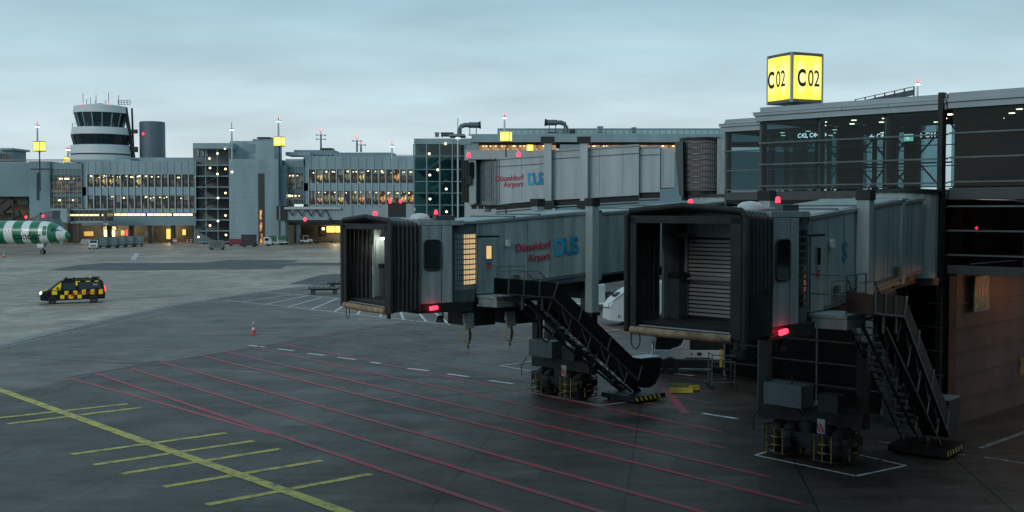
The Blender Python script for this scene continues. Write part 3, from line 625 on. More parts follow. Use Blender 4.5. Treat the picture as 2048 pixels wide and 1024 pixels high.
# --- middle block: open stair pavilion and grey shaft
T2 = thing('terminal_building', 'grey shaft block with a rooftop pavilion and dotted stair lights, right of the control tower', 'building', (0,0,0)); Y = 260.
b = MB(); fbox(b,460,318,556,487,Y,14,FW); fbox(b,556,330,571,487,Y+2,10,FW2); b.build('shaft', T2)
b = MB(); 
for yy in range(330,486,5): a = P(460,yy,Y); c = P(556,yy,Y); b.box(a.x,Y-.012,a.z-.03,c.x,Y+.02,a.z+.03,mat('course joint',(.13,.17,.18),.8,0,0))
b.build('cladding_course', T2)
b = MB(); fbox(b,517,347,529,486,Y-.03,.3,DKW); fbox(b,519,375,525,486,Y-.05,.1,MATS['dark wall']); fbox(b,520,420,524,486,Y-.08,.05,PD[3]); b.build('slot_window_glint', T2)  # glowing lower strip stands for a lamp reflection on the dark slot
b = MB(); fbox(b,388,290,460,487,Y+7,6,mat('stair rear grey',(.13,.155,.16),.6,0,.2,.2))
for yy in (330,352,374,396,418,440,462,484): a = P(388,yy,Y); c = P(460,yy,Y); b.box(a.x,Y+1,a.z-.15,c.x,Y+7,a.z+.15,FW2)
for i in range(7):
    y_a = 330+22*i; p0 = P(398 if i % 2 else 440, y_a+22, Y+2); p1 = P(440 if i % 2 else 398, y_a, Y+2); b.bar(tuple(p0),tuple(p1),1.6,.35,DKMET)
b.build('stairwell', T2)
b = MB()
for i in range(4):
    x = 389+23.4*i; a = P(x,487,Y); b.box(a.x-.08,Y+.2,0,a.x+.08,Y+.4,P(x,298,Y).z,FW2)
b.build('stair_mullion', T2)
b = MB()
for (x,y) in ((450,297),(435,307),(419,317),(420,336),(451,338),(435,348),(464,344),(451,386),(436,396),(451,431),(436,442),(420,451),(452,470),(397,474)): q = P(x,y,Y-.1); b.lathe([(.01,-.26),(.2,-.16),(.27,0),(.2,.16),(.01,.26)],(q.x,q.y,q.z),mat('globe lamp',(1,1,.8),.4,0,0,emit=(1,.82,.48),es=2.4),10)
b.build('globe_lamp', T2)
b = MB(); fbox(b,386,286,460,297,Y-.3,10,FW); fbox(b,460,282,548,322,Y+6,9,FW); fbox(b,490,288,510,306,Y+5.9,.3,FW2); fbox(b,505,278,552,283,Y+7,7,FW2); fbox(b,514,274,540,277,Y+8,4,DKMET); fbox(b,518,277,536,278.6,Y+9,2,DKMET); b.build('rooftop_pavilion', T2)
b = MB(); 
for x0 in (394,404,412,460,470): fbox(b,x0,299,x0+4,312,Y+6.7,.2,FW)
b.build('pavilion_column', T2)
# --- right wing
T3 = thing('terminal_building', 'long grey terminal wing with orange and yellow lit windows above a pale fixed gangway', 'building', (0,0,0)); Y = 265.
b = MB(); lay(b, [(607,312,900,339,14,FW),(607,366,900,382,.25,SPAN),(607,409,900,420,.25,SPAN),(607,339,618,420,14,FW),(571,442,900,450,14,DKW),(571,318,610,332,9,FW)], Y)
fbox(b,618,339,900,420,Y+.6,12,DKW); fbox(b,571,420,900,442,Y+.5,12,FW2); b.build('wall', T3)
curtain(T3, 571, 607, 334, 408, Y-.3, 7, 8)
b = MB(); fins(b,618,828,15,339,420,Y,MATS['pale fin']); seams(b,607,828,14,314,337,Y); b.build('facade_fin', T3)
window_row(T3,618,828,15,340,366,Y,(3,3,2.5,.5,3),.7); window_row(T3,618,828,15,382,409,Y,(2,1,1.5,4,1),.7)
b = MB(); fbox(b,571,304,620,311,Y+6,8,FW); fbox(b,588,300,668,310,Y+10,8,FW2); fbox(b,640,296,664,299,Y+11,4,DKMET); fbox(b,668,305,785,313,Y+5,9,FW2); b.build('roof_upstand', T3)
b = MB(); 
for x in range(612,782,7): q = P(x,305,Y+4.9); b.box(q.x-.08,Y+4.9,P(x,311,Y).z,q.x+.08,Y+5.0,q.z,FW)
b.build('roof_rib', T3)
railing(T3, 785, 828, 310, 315, Y, 14)
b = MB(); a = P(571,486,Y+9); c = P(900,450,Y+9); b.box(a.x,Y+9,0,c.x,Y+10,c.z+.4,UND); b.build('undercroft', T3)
for x in (596,574,738):
    b = MB(); q = P(x,486,Y+.4); b.tube([(q.x,Y+.6,0),(q.x,Y+.6,P(x,450,Y).z)],.55,FW2,16); b.build('pillar', T3)
b = MB(); fbox(b,653,452.5,692,465,Y+8.5,.3,MATS['amber light']); fbox(b,577,453,583,468,Y+8.4,.3,MATS['amber light']); fbox(b,644,455,648.5,460,Y+7,.4,BULB); fbox(b,670,452.6,671,467,Y+8.4,.1,DKMET); b.build('lit_doorway', T3)
b = MB(); fbox(b,640,452,652,470,Y+8.6,.3,DKW); fbox(b,692,418,756,425,Y+.3,.15,DKW); b.build('dark_doorway', T3)
b = MB(); fbox(b,786,416,806,421.5,Y-.05,.2,STRIPL); fbox(b,812,416,830,421.5,Y-.05,.2,STRIPL); b.build('strip_light', T3)
ld = bpy.data.lights.new('undercroft_lamp','POINT'); ld.energy = 650; ld.color=(1,.8,.4); ld.shadow_soft_size=.5; lo = bpy.data.objects.new('undercroft_lamp',ld); COL.objects.link(lo); lo.location = P(672,453,Y+6)
# --- control tower
ct = P(203, 322, 300.); K = 300./F
T4 = thing('control_tower', 'round white air traffic control tower with two dark glazed storeys', 'control tower', (ct.x, ct.y, 0)); zc = lambda y: P(203,y,300.).z
TWH = mat('tower cladding', (.50,.56,.58), .5, 0, .05, .3); TG = mat('tower glass', (.015,.03,.035), .08, 0, .2, .3)
b = MB(); b.lathe([(60*K,0),(60*K,zc(312)),(57*K,zc(311))],(0,0,0),TWH,64); b.lathe([(57*K,zc(311)),(57*K,zc(309.5))],(0,0,0),DKMET,64)
b.lathe([(56*K,zc(309.5)),(60.5*K,zc(308.5)),(57.5*K,zc(292)),(53*K,zc(291))],(0,0,0),TWH,64); b.build('base_ring', T4)
b = MB(); b.lathe([(51*K,zc(291.5)),(56*K,zc(271))],(0,0,0),TG,32,smooth=False); b.build('lower_glazing', T4)
b = MB(); b.lathe([(55*K,zc(271)),(57*K,zc(270.5)),(54.5*K,zc(256.5)),(50*K,zc(256.3)),(30*K,zc(256.3))],(0,0,0),TWH,64); b.build('balcony_ring', T4)
b = MB(); b.lathe([(42.5*K,zc(256.4)),(49.5*K,zc(228))],(0,0,0),TG,16,smooth=False); b.build('upper_glazing', T4)
b = MB(); b.lathe([(48*K,zc(228)),(52*K,zc(227.5)),(51*K,zc(214)),(44*K,zc(213)),(30*K,zc(210.5)),(.1,zc(210))],(0,0,0),TWH,64); b.build('cab_roof', T4)
b = MB()
for j in range(16): t_ = 2*math.pi*j/16; b.bar((42.9*K*math.cos(t_),42.9*K*math.sin(t_),zc(256)),(49.9*K*math.cos(t_),49.9*K*math.sin(t_),zc(228)),.28,.2,FW)
for j in range(16): t_ = 2*math.pi*j/16; b.bar((51.3*K*math.cos(t_),51.3*K*math.sin(t_),zc(291)),(56.2*K*math.cos(t_),56.2*K*math.sin(t_),zc(271.5)),.22,.2,DKMET)
b.build('mullion', T4)
b = MB()
for rr, y1 in ((54.5,256.5),(57.5,292),(59.5,312)):
    for j in range(14): t_ = 2*math.pi*j/14+.1; b.box(rr*K*math.cos(t_)-.04, rr*K*math.sin(t_)-.04, zc(y1)-1.9, rr*K*math.cos(t_)+.04, rr*K*math.sin(t_)+.04, zc(y1)+(.9 if rr==54.5 else .02), mat('cladding joint',(.2,.25,.27),.7,0,0))
b.lathe([(54*K,zc(256)+.9),(54.2*K,zc(256)+.98)],(0,0,0),MIDMET,40); b.build('cladding_joint', T4)
b = MB()
for x, yt in ((168,186),(175,198),(183,195),(194,190),(192,200),(213,200),(219,185),(239,190)): q = (x-203)*K; b.tube([(q,0,zc(211)),(q,0,zc(yt))],.07,DKMET,5)
b.box(-4*K,-1,zc(211),5*K,1,zc(207.5),DKMET); b.box(-35*K,-1,zc(211.5),25*K,1,zc(210),DKMET); b.build('antenna', T4)
b = MB()
for x in (169,220): q = (x-203)*K; b.lathe([(.02,-.3),(.35,0),(.02,.35)],(q,-.3,zc(209)),REDLAMP,8)
b.build('warning_lamp', T4)
b = MB(); X = lambda x: (x-203)*K
b.bar((X(252),0,zc(215)),(X(268),0,zc(322)),.8,.8,DKMET); b.bar((X(260),2,zc(215)),(X(262),2,zc(300)),.4,.4,DKMET); b.bar((X(250),0,zc(263)),(X(275),0,zc(263)),1,1,DKMET); b.bar((X(255),0,zc(299)),(X(275),0,zc(299)),1.2,1.4,DKMET)
for x in (238,244,250,256,262): b.bar((X(x),0,zc(209)),(X(x),0,zc(200)),.1,.1,DKMET)
for y in (201,205,209): b.bar((X(238),0,zc(y)),(X(262),0,zc(y)),.1,.1,DKMET)
b.build('stair_lattice', T4)
b = MB(); b.lathe([(25*K,0),(25*K,zc(243)),(23*K,zc(242)),(.1,zc(241.6))],(X(298),3,0),mat('dark blue grey cladding',(.09,.135,.165),.5,0,.1,.2),40); b.build('lift_shaft', T4)
b = MB(); b.lathe([(.02,-.35),(.35,0),(.02,.4)],(X(287),-.2,zc(268)),REDLAMP,8); b.build('shaft_lamp', T4)
# ------------------------------------------------------------------ pier with glazed stair tower (right of centre)
T5 = thing('terminal_building', 'long flat roofed pier with green glass stair tower and rooftop ducts, behind the upper bridge', 'building', (0,0,0)); Y = 165.
STG = glass('green stair glass', (.55,.72,.72), .03, .02)
b = MB(); fbox(b,828,277,943,288,Y-.2,12,FW); fbox(b,943,268,1640,284,Y-.5,14,FW); fbox(b,957,284,1450,290,Y+1,10,DKW); fbox(b,930,300,1110,440,Y-.3,10,mat('pale wall panel',(.32,.36,.38),.6,0,.06,.2)); fbox(b,1090,303,1640,528,Y+.5,10,FW2); fbox(b,1120,289,1160,304,Y-.1,3,FW); fbox(b,929,285,957,304,Y-.1,3,FW); b.build('wall', T5)
b = MB(); fbox(b,831,289,929,528,Y+5,5,mat('stair rear wall',(.05,.13,.135),.6,0,.15,.3)); b.build('stair_rear_wall', T5)
b = MB(); a = P(829,528,Y); c = P(929,288,Y)
for i in range(5): b.box(a.x+(c.x-a.x)*i/4-.02,Y-.03,0,a.x+(c.x-a.x)*(i+1)/4-.1,Y+.03,c.z,STG)
b.build('stair_glass', T5)
b = MB()
for yy in (292,339.6,386,434,480): a = P(831,yy,Y); c = P(860,yy,Y); b.box(a.x,Y+.3,a.z-.2,c.x,Y+5,a.z+.1,FW2); a = P(897,yy-23,Y); c = P(929,yy-23,Y); b.box(a.x,Y+.3,a.z-.2,c.x,Y+5,a.z+.1,FW2)
for yy in (339.6,386,434,480): b.bar(tuple(P(853,yy,Y+1.2)),tuple(P(895,yy-26,Y+1.2)),1.3,.40,PALEMET); b.bar(tuple(P(853,yy-12,Y+.5)),tuple(P(895,yy-38,Y+.5)),.08,.12,MIDMET)
b.build('stair_flight', T5)
b = MB()
for x in (828.5,854,880,905,930): a = P(x,528,Y); b.box(a.x-.09,Y-.22,0,a.x+.09,Y-.04,P(x,288,Y).z,FW2)
for yy in (312,339,363,386,410): a = P(829,yy,Y); c = P(929,yy,Y); b.box(a.x,Y-.12,a.z-.05,c.x,Y-.045,a.z+.05,FW2)
b.build('stair_mullion', T5)
b = MB()
for (x,y) in ((891,287.5),(858.5,307.5),(875.5,339.6),(859.5,350),(892.5,378),(860,398),(893,423.5),(877,434)): q = P(x,y,Y-.3); b.lathe([(.01,-.18),(.13,-.12),(.19,0),(.13,.12),(.01,.18)],(q.x,q.y,q.z),MATS['globe lamp'],10)
b.build('globe_lamp', T5)
WARMW = litpane('warm gate hall glass',(.05,.03,.02),(1,.50,.20),.42,.36,.5,True); n = 0
for x0 in [957+19.5*i for i in range(8)]+[1162+19.5*i for i in range(15)]:
    b = MB(); a = P(x0+.8,304,Y); c = P(x0+18.7,290,Y); b.box(0,0,0,c.x-a.x,.1,c.z-a.z,WARMW)
    for k in range(2): xx = random.uniform(.1,c.x-a.x-.3); b.box(xx,-.03,(c.z-a.z)*.82,xx+.22,-.001,(c.z-a.z)*.9,BULB)
    o = b.build('window', T5); o.location = (a.x, Y+.35, a.z)
b = MB(); fbox(b,995,258,1452,268,Y+6,.1,mat('pale green glass band',(.26,.40,.41),.2,0,.08,.1)); b.build('clerestory', T5)
b = MB()
for x in range(995,1453,12): fbox(b,x,257,x+.6,268,Y+5.9,.1,FW)
fbox(b,995,256.5,1452,258,Y+5.85,.3,FASC); b.build('clerestory_frame', T5)
def duct(label, px, py, sc, flip=1):
    p = P(px, py, 168.); t = thing('roof_duct', label, 'roof duct', p, 0, 'curved metal roof ducts'); s = sc; f = flip
    b = MB(); b.tube([(0,0,0),(0,0,.9*s),(f*.25*s,0,1.4*s),(f*.8*s,0,1.6*s),(f*1.4*s,0,1.6*s)],[.36*s]*4+[.34*s],MIDMET,12); b.build('elbow', t)
    b = MB(); b.tube([(f*1.4*s,0,1.6*s),(f*2.9*s,0,1.6*s)],.45*s,MIDMET,14); b.tube([(f*2.9*s,0,1.6*s),(f*3.3*s,0,1.62*s)],[.46*s,.62*s],DKMET,14)
    b.build('silencer', t)
    b = MB()
    for x in (1.6,2.6): b.box(f*x*s-.05,-.3,0,f*x*s+.05,.3,1.2*s,DKMET)
    b.box(min(f*1.4,f*2.9)*s,-.35,0,max(f*1.4,f*2.9)*s,.35,.12,DKMET); b.build('stand', t)
    return t
duct('curved metal duct on the roof just right of the glass stair tower',919,271,.95,1); duct('curved metal duct on the roof above the upper bridge, facing left',1132,266,.95,-1); duct('curved metal duct at the roof end beside the set back wing',1474,260,.55,-1)
def rbox(label, x0, y0, x1, y1, Y, m=DKMET):
    a = P(x0,y1,Y); c = P(x1,y0,Y); t = thing('roof_fan_unit', label, 'roof unit', a); b = MB(); w_ = c.x-a.x; h_ = c.z-a.z
    b.box(0,0,.12,w_,1.2,h_,m); b.box(-.08,-.08,h_,w_+.08,1.28,h_+.1,MIDMET); b.build('housing', t)
    b = MB(); 
    for x in (.05,w_-.15): b.box(x,.1,0,x+.1,1.1,.12,DKMET)
    b.build('foot', t); b = MB()
    for i in range(4): z = .25+(h_-.4)*i/4; b.box(.1,-.03,z,w_-.1,-.002,z+.06,MIDMET)
    b.build('louvre', t)
rbox('small square roof unit at the left end of the pier roof',870,266,877,274,168.,FW2); rbox('wide low roof unit between the square unit and the curved duct',882,266,906,274,168.)
rbox('square pale roof unit on the glass band above the upper bridge',1196,254,1206,266,168.,FW); rbox('small dark roof unit right of the pointing duct',1140,260,1150,267,168.); rbox('tiny roof unit far right on the pier roof',1265,256,1272,266,168.,FW2)
# ------------------------------------------------------------------ passenger bridges
def hoops(b, cx, cy, lx, ly, z, m, m2, r=.028):
    pts = [(cx+x, cy+y, z) for x, y in rrect(lx, ly, .45)]
    b.tube(pts, r, m, 6, True)
def wheel(parent, c, r, w, name='wheel'):
    b = MB(); x, y, z = c; n = 28
    prof = [(r*.55,-w/2),(r*.93,-w/2),(r,-w*.34),(r,w*.34),(r*.93,w/2),(r*.55,w/2)]
    vs = []; 
    for rr, o in prof:
        for j in range(n): t = 2*math.pi*j/n; vs.append((x+rr*math.cos(t), y+o, z+rr*math.sin(t)))
    b.add(vs, [(i*n+j, i*n+(j+1) % n, (i+1)*n+(j+1) % n, (i+1)*n+j) for i in range(5) for j in range(n)], RUBBER, True)
    o = b.build(name, parent)
    b = MB(); b.tube([(x,y-w*.36,z),(x,y+w*.36,z)], r*.56, MIDMET, 20); b.tube([(x,y-w*.42,z),(x,y+w*.42,z)], r*.2, DKMET, 12); b.build('rim', o)
    return o
def make_bridge(label, piv, head, cabdir, zb0, slope, Ht, hw, kout, kend, kcol, zc0, zc1, wc, lit, stair=True, txt=None, rr0=1.9, xc=7.75, ucan=2.83, coloff=1.62, car_rot=0, colb=1.35, full=True):
    """local +x: along the tunnel away from the aircraft end; local -y: the side towards the camera"""
    T = thing('passenger_bridge', label, 'passenger bridge', (piv[0], piv[1], 0), R(head), 'grey passenger boarding bridges')
    zb = lambda x: zb0+slope*x; zt = lambda x: zb(x)+Ht
    def tun(name, x0, x1, h, dz0, dz1, roof=True):
        b = MB(); b.prism([(x0,zb(x0)+dz0),(x1,zb(x1)+dz0),(x1,zt(x1)-dz1),(x0,zt(x0)-dz1)], -h, h, PANEL2)
        x = x0+.15
        while x < x1-.05:
            b.bar((x,-h-.002,zb(x)+dz0+.12),(x,-h-.002,zt(x)-dz1-.14),.015,.010,MIDMET,(1,0,0)); x += 1.22
        o = b.build(name, T, .012)
        b = MB()
        for s_ in (-1,1):
            b.bar((x0-.05,s_*(h-.02),zt(x0)-dz1+.03),(x1+.05,s_*(h-.02),zt(x1)-dz1+.03),.14,.10,PALEMET)
            b.bar((x0,s_*(h-.01),zb(x0)+dz0+.05),(x1,s_*(h-.01),zb(x1)+dz0+.05),.07,.10,MIDMET)
        b.prism([(x0,zt(x0)-dz1+.02),(x1,zt(x1)-dz1+.02),(x1,zt(x1)-dz1+.10),(x0,zt(x0)-dz1+.10)], -h+.1, h-.1, PANEL)
        for xx in ((x0+x1)/2, x0+(x1-x0)*.3): b.bar((xx,-h+.1,zt(xx)-dz1+.12),(xx,h-.1,zt(xx)-dz1+.12),.10,.06,MIDMET)
        b.build('roof_trim', o)
        b = MB()
        for s_ in (-1,1):
            b.bar((x0,s_*(h-.30),zb(x0)+dz0-.17),(x1,s_*(h-.30),zb(x1)+dz0-.17),.12,.30,DKMET)
            b.bar((x0,s_*(h-.30),zb(x0)+dz0-.33),(x1,s_*(h-.30),zb(x1)+dz0-.33),.22,.04,DKMET)
        xx = x0+.5
        while xx < x1: b.bar((xx,-h+.2,zb(xx)+dz0-.1),(xx,h-.2,zb(xx)+dz0-.1),.1,.16,DKMET); xx += 1.4
        b.build('under_beam', o)
        return o
    TA = tun('outer_tunnel', .92, kout, hw, 0, 0)
    tun('inner_tunnel', kout-.2, kend-1.2, hw-.13, .08, .10)
    b = MB(); b.prism([(kout-.28,zb(kout)-.06),(kout+.06,zb(kout)-.06),(kout+.06,zt(kout)+.10),(kout-.28,zt(kout)+.10)], -hw-.05, hw+.05, PANEL); b.build('tunnel_collar', T, .01)
    b = MB(); x1_ = kout-.4
    b.bar((2.6,-hw-.05,zb(2.6)+.22),(x1_,-hw-.05,zb(x1_)+.22),.05,.05,MIDMET); b.bar((2.6,-hw-.04,zb(2.6)+.32),(x1_,-hw-.04,zb(x1_)+.32),.025,.025,DKMET); b.build('conduit', T)
    for xx in (2.75, x1_-.4): b = MB(); b.box(xx,-hw-.14,zb(xx)+.35,xx+.22,-hw-.02,zb(xx)+.62,MIDMET); b.box(xx+.05,-hw-.146,zb(xx)+.48,xx+.13,-hw-.14,zb(xx)+.56,YELD); b.build('switch_box', T, .008)
    # rotunda at the building end
    b = MB(); zr = zb(kend); b.lathe([(rr0,zr-.25),(rr0,zr+Ht+.1)],(kend,0,0),PANEL,48,wave=.03); b.lathe([(rr0+.12,zr+Ht+.1),(rr0+.12,zr+Ht+.2),(.05,zr+Ht+.28)],(kend,0,0),DKMET,48); b.lathe([(rr0+.1,zr-.25),(rr0+.1,zr-.5),(.3,zr-.6)],(kend,0,0),DKMET,48); b.build('rotunda', T)
    b = MB(); b.tube([(kend,0,0),(kend,0,zr-.4)],.45,DKMET,20); b.lathe([(.9,0),(.9,.1),(.4,.12)],(kend,0,0),DKMET,20); b.build('rotunda_column', T)
    # cab, in its own turned frame: u outwards, v towards the camera side
    ca = R(180+cabdir-head); C = Matrix.Rotation(ca, 4, 'Z'); zf = zc0+.12; zr_ = zc1
    def cm(): return MB(C)
    uw = 1.62; ub = .28; hv = wc/2-.10
    for s_ in (1,-1):
        b = cm(); y0, y1 = s_*(hv-.08), s_*hv
        b.box(ub, y0, zf, uw, y1, zr_-.15, PANEL); b.box(ub+.02,s_*(hv+.001),zf+.02,ub+.42,s_*(hv+.03),zr_-.17,PANEL2); b.box(ub+.47,s_*(hv+.001),zf+.02,uw-.06,s_*(hv+.03),zr_-.17,PANEL2)
        o = b.build('cab_side', T, .01)
        b = cm(); ww = rrect(.62, 1.02, .13); uc, zc_ = 1.12, zf+1.75
        b.prism([(uc+x, zc_+z) for x, z in ww], s_*(hv-.075), s_*(hv+.06), GLASSDK); o2_ = b.build('cab_window', o)
        b = cm(); pts = [(uc+x, s_*(hv+.055), zc_+z) for x, z in rrect(.66,1.06,.14)]; b.tube(pts,.03,RUBBER,6,True); b.build('window_seal', o2_)
    b = cm(); b.box(-.6,-hv,zc0-.22,uw+.1,hv,zf,DKMET); b.box(uw+.1,-hv+.1,zc0-.1,ucan-.25,hv-.1,zf,DKMET); b.box(uw,-hv+.15,zf,ucan-.2,hv-.15,zf+.02,RUBBER); b.build('cab_floor', T)
    b = cm(); b.box(-.2,-hv-.03,zr_-.15,uw+.05,hv+.03,zr_+.02,PANEL); b.box(.2,-hv+.4,zr_+.021,uw-.2,hv-.5,zr_+.08,PALEMET); b.box(.1,hv-.35,zr_+.021,.9,hv-.1,zr_+.2,MIDMET); b.build('cab_roof', T, .01)
    b = cm(); b.lathe([(.36,0),(.36,.06),(.33,.14),(.22,.21),(.02,.24)],(uw-.55,hv-1.0,zr_+.05),WHITEP,20); b.build('radome', T)
    # interior back wall with slatted shutter and a tube lamp
    ui = .85; v0, v1 = -hv+.42, hv-.95
    b = cm(); b.box(ui,-hv+.08,zf,ui+.06,v0-.03,zr_-.15,DKMET); b.box(ui,v1+.03,zf,ui+.06,hv-.08,zr_-.15,PANEL); b.box(ui,v0-.03,zf+2.30,ui+.10,v1+.03,zr_-.15,PANEL); o = b.build('inner_wall', T)
    b = cm(); SH = mat('pale slat',(.34,.36,.35),.4,.2,.1); z = zf+.08
    while z < zf+2.2: b.box(ui+.02,v0,z,ui+.06,v1,z+.075,SH); z += .115
    b.box(ui-.02,v0,zf,ui+.015,v1,zf+2.30,DKMET); b.build('roller_shutter', T)
    b = cm(); b.box(ui+.07,v0-.09,zf,ui+.14,v0,zf+2.29,PALEMET); b.box(ui+.07,v1,zf,ui+.14,v1+.09,zf+2.29,PALEMET); b.tube([(ui+.2,v0,zf+1.12),(ui+.2,v1,zf+1.12)],.035,PALEMET,8); b.box(ui+.07,v0,zf+1.22,ui+.12,v1,zf+1.26,PALEMET); b.build('shutter_frame', T)
    b = cm(); b.box(1.25,-1.8,zr_-.72,1.33,-1.1,zr_-.65,WLAMP if lit else MIDMET); b.box(1.22,-1.83,zr_-.65,1.36,-1.07,zr_-.60,MIDMET); b.build('tube_lamp', T)
    b = cm(); b.box(1.05,-hv+.1,zf,1.4,-hv+.45,zf+1.15,MIDMET); b.box(1.0,-hv+.1,zf+1.15,1.45,-hv+.5,zf+1.3,DKMET); b.build('control_desk', T)
    if lit:
        ld = bpy.data.lights.new('cab_lamp','POINT'); ld.energy = 10; ld.color = (1,.93,.75); ld.shadow_soft_size = .1
        lo = bpy.data.objects.new('cab_lamp', ld); COL.objects.link(lo); lo.parent = T; lo.location = C @ Vector((1.45,-1.4,zr_-.85))
        b = cm(); b.box(1.14,-hv+.081,zf+.05,1.55,-hv+.11,zf+2.2,PANEL); b.build('liner_panel', T); b = cm(); z = zf+.1
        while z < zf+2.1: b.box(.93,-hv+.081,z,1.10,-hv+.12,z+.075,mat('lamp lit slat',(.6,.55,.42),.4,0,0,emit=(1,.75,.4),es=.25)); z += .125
        b.build('liner_slat', T)
    # bellows canopy
    b = cm(); nf = 7; secs = []
    for i in range(nf*2+1):
        u_ = uw+.02+(ucan-uw-.02)*i/(nf*2); q = .0 if i % 2 else .09; flare = .06*i/(nf*2); a_ = hv-.02+q+flare; zt_ = zr_-.12+q+flare; zl = zc0-.05-.10*i/(nf*2)
        secs.append([(u_-.22*(1-0)*0,a_,zl),(u_,a_+.02,zl+1.2),(u_,a_,zt_-.12),(u_,a_-.12,zt_),(u_,0,zt_+.14),(u_,-a_+.12,zt_),(u_,-a_,zt_-.12),(u_,-a_-.02,zl+1.2),(u_,-a_,zl)])
    vs = [p for s_ in secs for p in s_]; k9 = 9
    b.add(vs, [(i*k9+j,(i+1)*k9+j,(i+1)*k9+j+1,i*k9+j+1) for i in range(nf*2) for j in range(8)], FABRIC, False); cn = b.build('canopy', T, solid=.025)
    b = cm(); b.tube([secs[-1][0],secs[-1][2],secs[-1][3],secs[-1][4],secs[-1][5],secs[-1][6],secs[-1][8]],.085,RUBBER,10)
    b.box(ucan-.05,hv-.30,zc0-.1,ucan+.02,hv+.02,zr_-.15,RUBBER); b.box(ucan-.05,-hv+.20,zc0-.1,ucan+.02,-hv,zr_-.15,RUBBER); b.box(ucan-.05,-hv,zr_-.30,ucan+.02,hv,zr_-.1,RUBBER); b.build('canopy_frame', cn)
    b = cm()
    for i in range(0, nf*2, 2): p_ = secs[i]; b.tube([p_[1],p_[2],p_[3],p_[4],p_[5],p_[6],p_[7]],.016,MIDMET,5)
    b.build('canopy_rib', cn)
    b = cm(); b.tube([(ucan-.02,-hv+.02,zc0-.10),(ucan-.02,-hv*.3,zc0-.115),(ucan-.02,hv*.4,zc0-.105),(ucan-.02,hv-.25,zc0-.10)],.115,BROWN,14); b.build('floor_bumper', T)
    b = cm(); b.bar((ucan-.1,-hv+.2,zc0+.04),(ucan-.1,hv-.3,zc0+.04),.05,.03,PALEMET); b.box(ucan-.12,hv-.22,zc0-.35,ucan-.02,hv-.1,zc0+.1,DKMET)
    b.tube([C.inverted() @ (C @ Vector((ucan-.1, -hv+.1+.16*math.cos(t_), zc0-.36+.26*math.sin(t_)))) for t_ in [R(a) for a in range(150,391,20)]],.018,RUBBER,6); b.build('bumper_hose', T)
    b = cm(); b.tube([(1.3,hv+.02,zc0-.08),(1.75,hv+.06,zc0-.13)],.035,DKMET,8); b.tube([(.5,hv-.3,zc0-.2),(.5,hv-.3,zc0-.45)],.03,DKMET,6); b.lathe([(.16,0),(.10,.2),(.05,.25)],(.62,hv-.3,zc0-.60),DKMET,10); b.build('lamp_arm', T)
    b = cm(); b.tube([(1.22,hv+.05,zc0-.05),(.93,hv+.05,zc0-.02)],.075,REDLAMP,12); b.build('marker_lamp', T)
    ld = bpy.data.lights.new('marker_glow','POINT'); ld.energy = 2.0; ld.color = (1,.03,.08); ld.shadow_soft_size = .08; lo = bpy.data.objects.new('marker_glow', ld); COL.objects.link(lo); lo.parent = T; lo.location = C @ Vector((1.15,hv+.25,zc0-.05))
    for (u_, v_) in ((.75,hv-.35),(2.3,-.3)):
        b = cm(); zz = zr_+(.22 if u_ < 2 else .16); b.tube([(u_,v_,zz-.15),(u_,v_,zz+.02)],.07,DKMET,10); b.lathe([(.06,0),(.07,.03),(.055,.14),(.01,.165)],(u_,v_,zz+.02),REDLAMP,12); b.build('beacon', T)
        if u_ > 2 and not lit: continue
    # rotating curtain of slats with small panes
    a0, a1 = ca+R(84), ca+R(84)+R(192); Rc = 1.60; zt0 = zr_-.12
    b = MB(); b.lathe([(Rc,zf-.05),(Rc,zt0)],(0,0,0),mat('grey slat',(.15,.185,.195),.45,.3,.12,2),150,a0,a1,False,.022); b.lathe([(Rc-.04,zf-.05),(Rc-.04,zt0)],(0,0,0),DKMET,60,a0,a1)
    o = b.build('slat_curtain', T)
    PL = mat('lit curtain pane',(.6,.5,.3),.3,0,0,emit=(1,.68,.34),es=.55 if lit else .0); PDm = mat('dim curtain pane',(.32,.36,.36),.25,0,.3,1); PDk = mat('dark curtain pane',(.02,.025,.027),.2,0,0)
    for mname, sel in (('lit_pane',True),('dim_pane',False)):
        b = MB(); na, nz = 12, 11
        for i in range(na):
            am = a0+R(7)+R(3.7)*i; L_ = (i >= 4)
            if L_ != sel: continue
            for j in range(nz):
                z_ = zf+.42+(zt0-zf-.75)*j/nz; hgt = (zt0-zf-.75)/nz*.74; rr = Rc+.03; da = R(1.05)
                p = [(rr*math.cos(am+s_*da), rr*math.sin(am+s_*da)) for s_ in (-1,1)]; q = [(x*.985,y*.985) for x, y in p]
                b.add([(p[0][0],p[0][1],z_),(p[1][0],p[1][1],z_),(p[1][0],p[1][1],z_+hgt),(p[0][0],p[0][1],z_+hgt),(q[0][0],q[0][1],z_),(q[1][0],q[1][1],z_),(q[1][0],q[1][1],z_+hgt),(q[0][0],q[0][1],z_+hgt)],
                      [(0,1,2,3),(7,6,5,4),(0,4,5,1),(1,5,6,2),(2,6,7,3),(3,7,4,0)], (PL if sel and j > 0 else PDm) if lit else PDk)
        b.build(mname, o)
    b = MB(); b.lathe([(.1,zf-.35),(Rc+.02,zf-.35),(Rc+.06,zf-.05),(.1,zf-.04)],(0,0,0),DKMET,48); b.lathe([(.1,zt0+.16),(Rc+.1,zt0+.1),(Rc+.1,zt0+.01),(.1,zt0+.005)],(0,0,0),PANEL,48); b.build('turntable', T)
    # service door, porch panel, sticker, lamp, landing
    dz = zb(2.0); x0 = .98
    b = MB(); b.box(x0+.02,-hw-.05,dz+.02,x0+.95,-hw-.015,dz+2.12,PANEL); o = b.build('service_door', T, .012)
    b = MB(); b.box(x0+.32,-hw-.075,dz+1.28,x0+.66,-hw-.052,dz+1.86,PALEMET); b.build('window_frame', o)
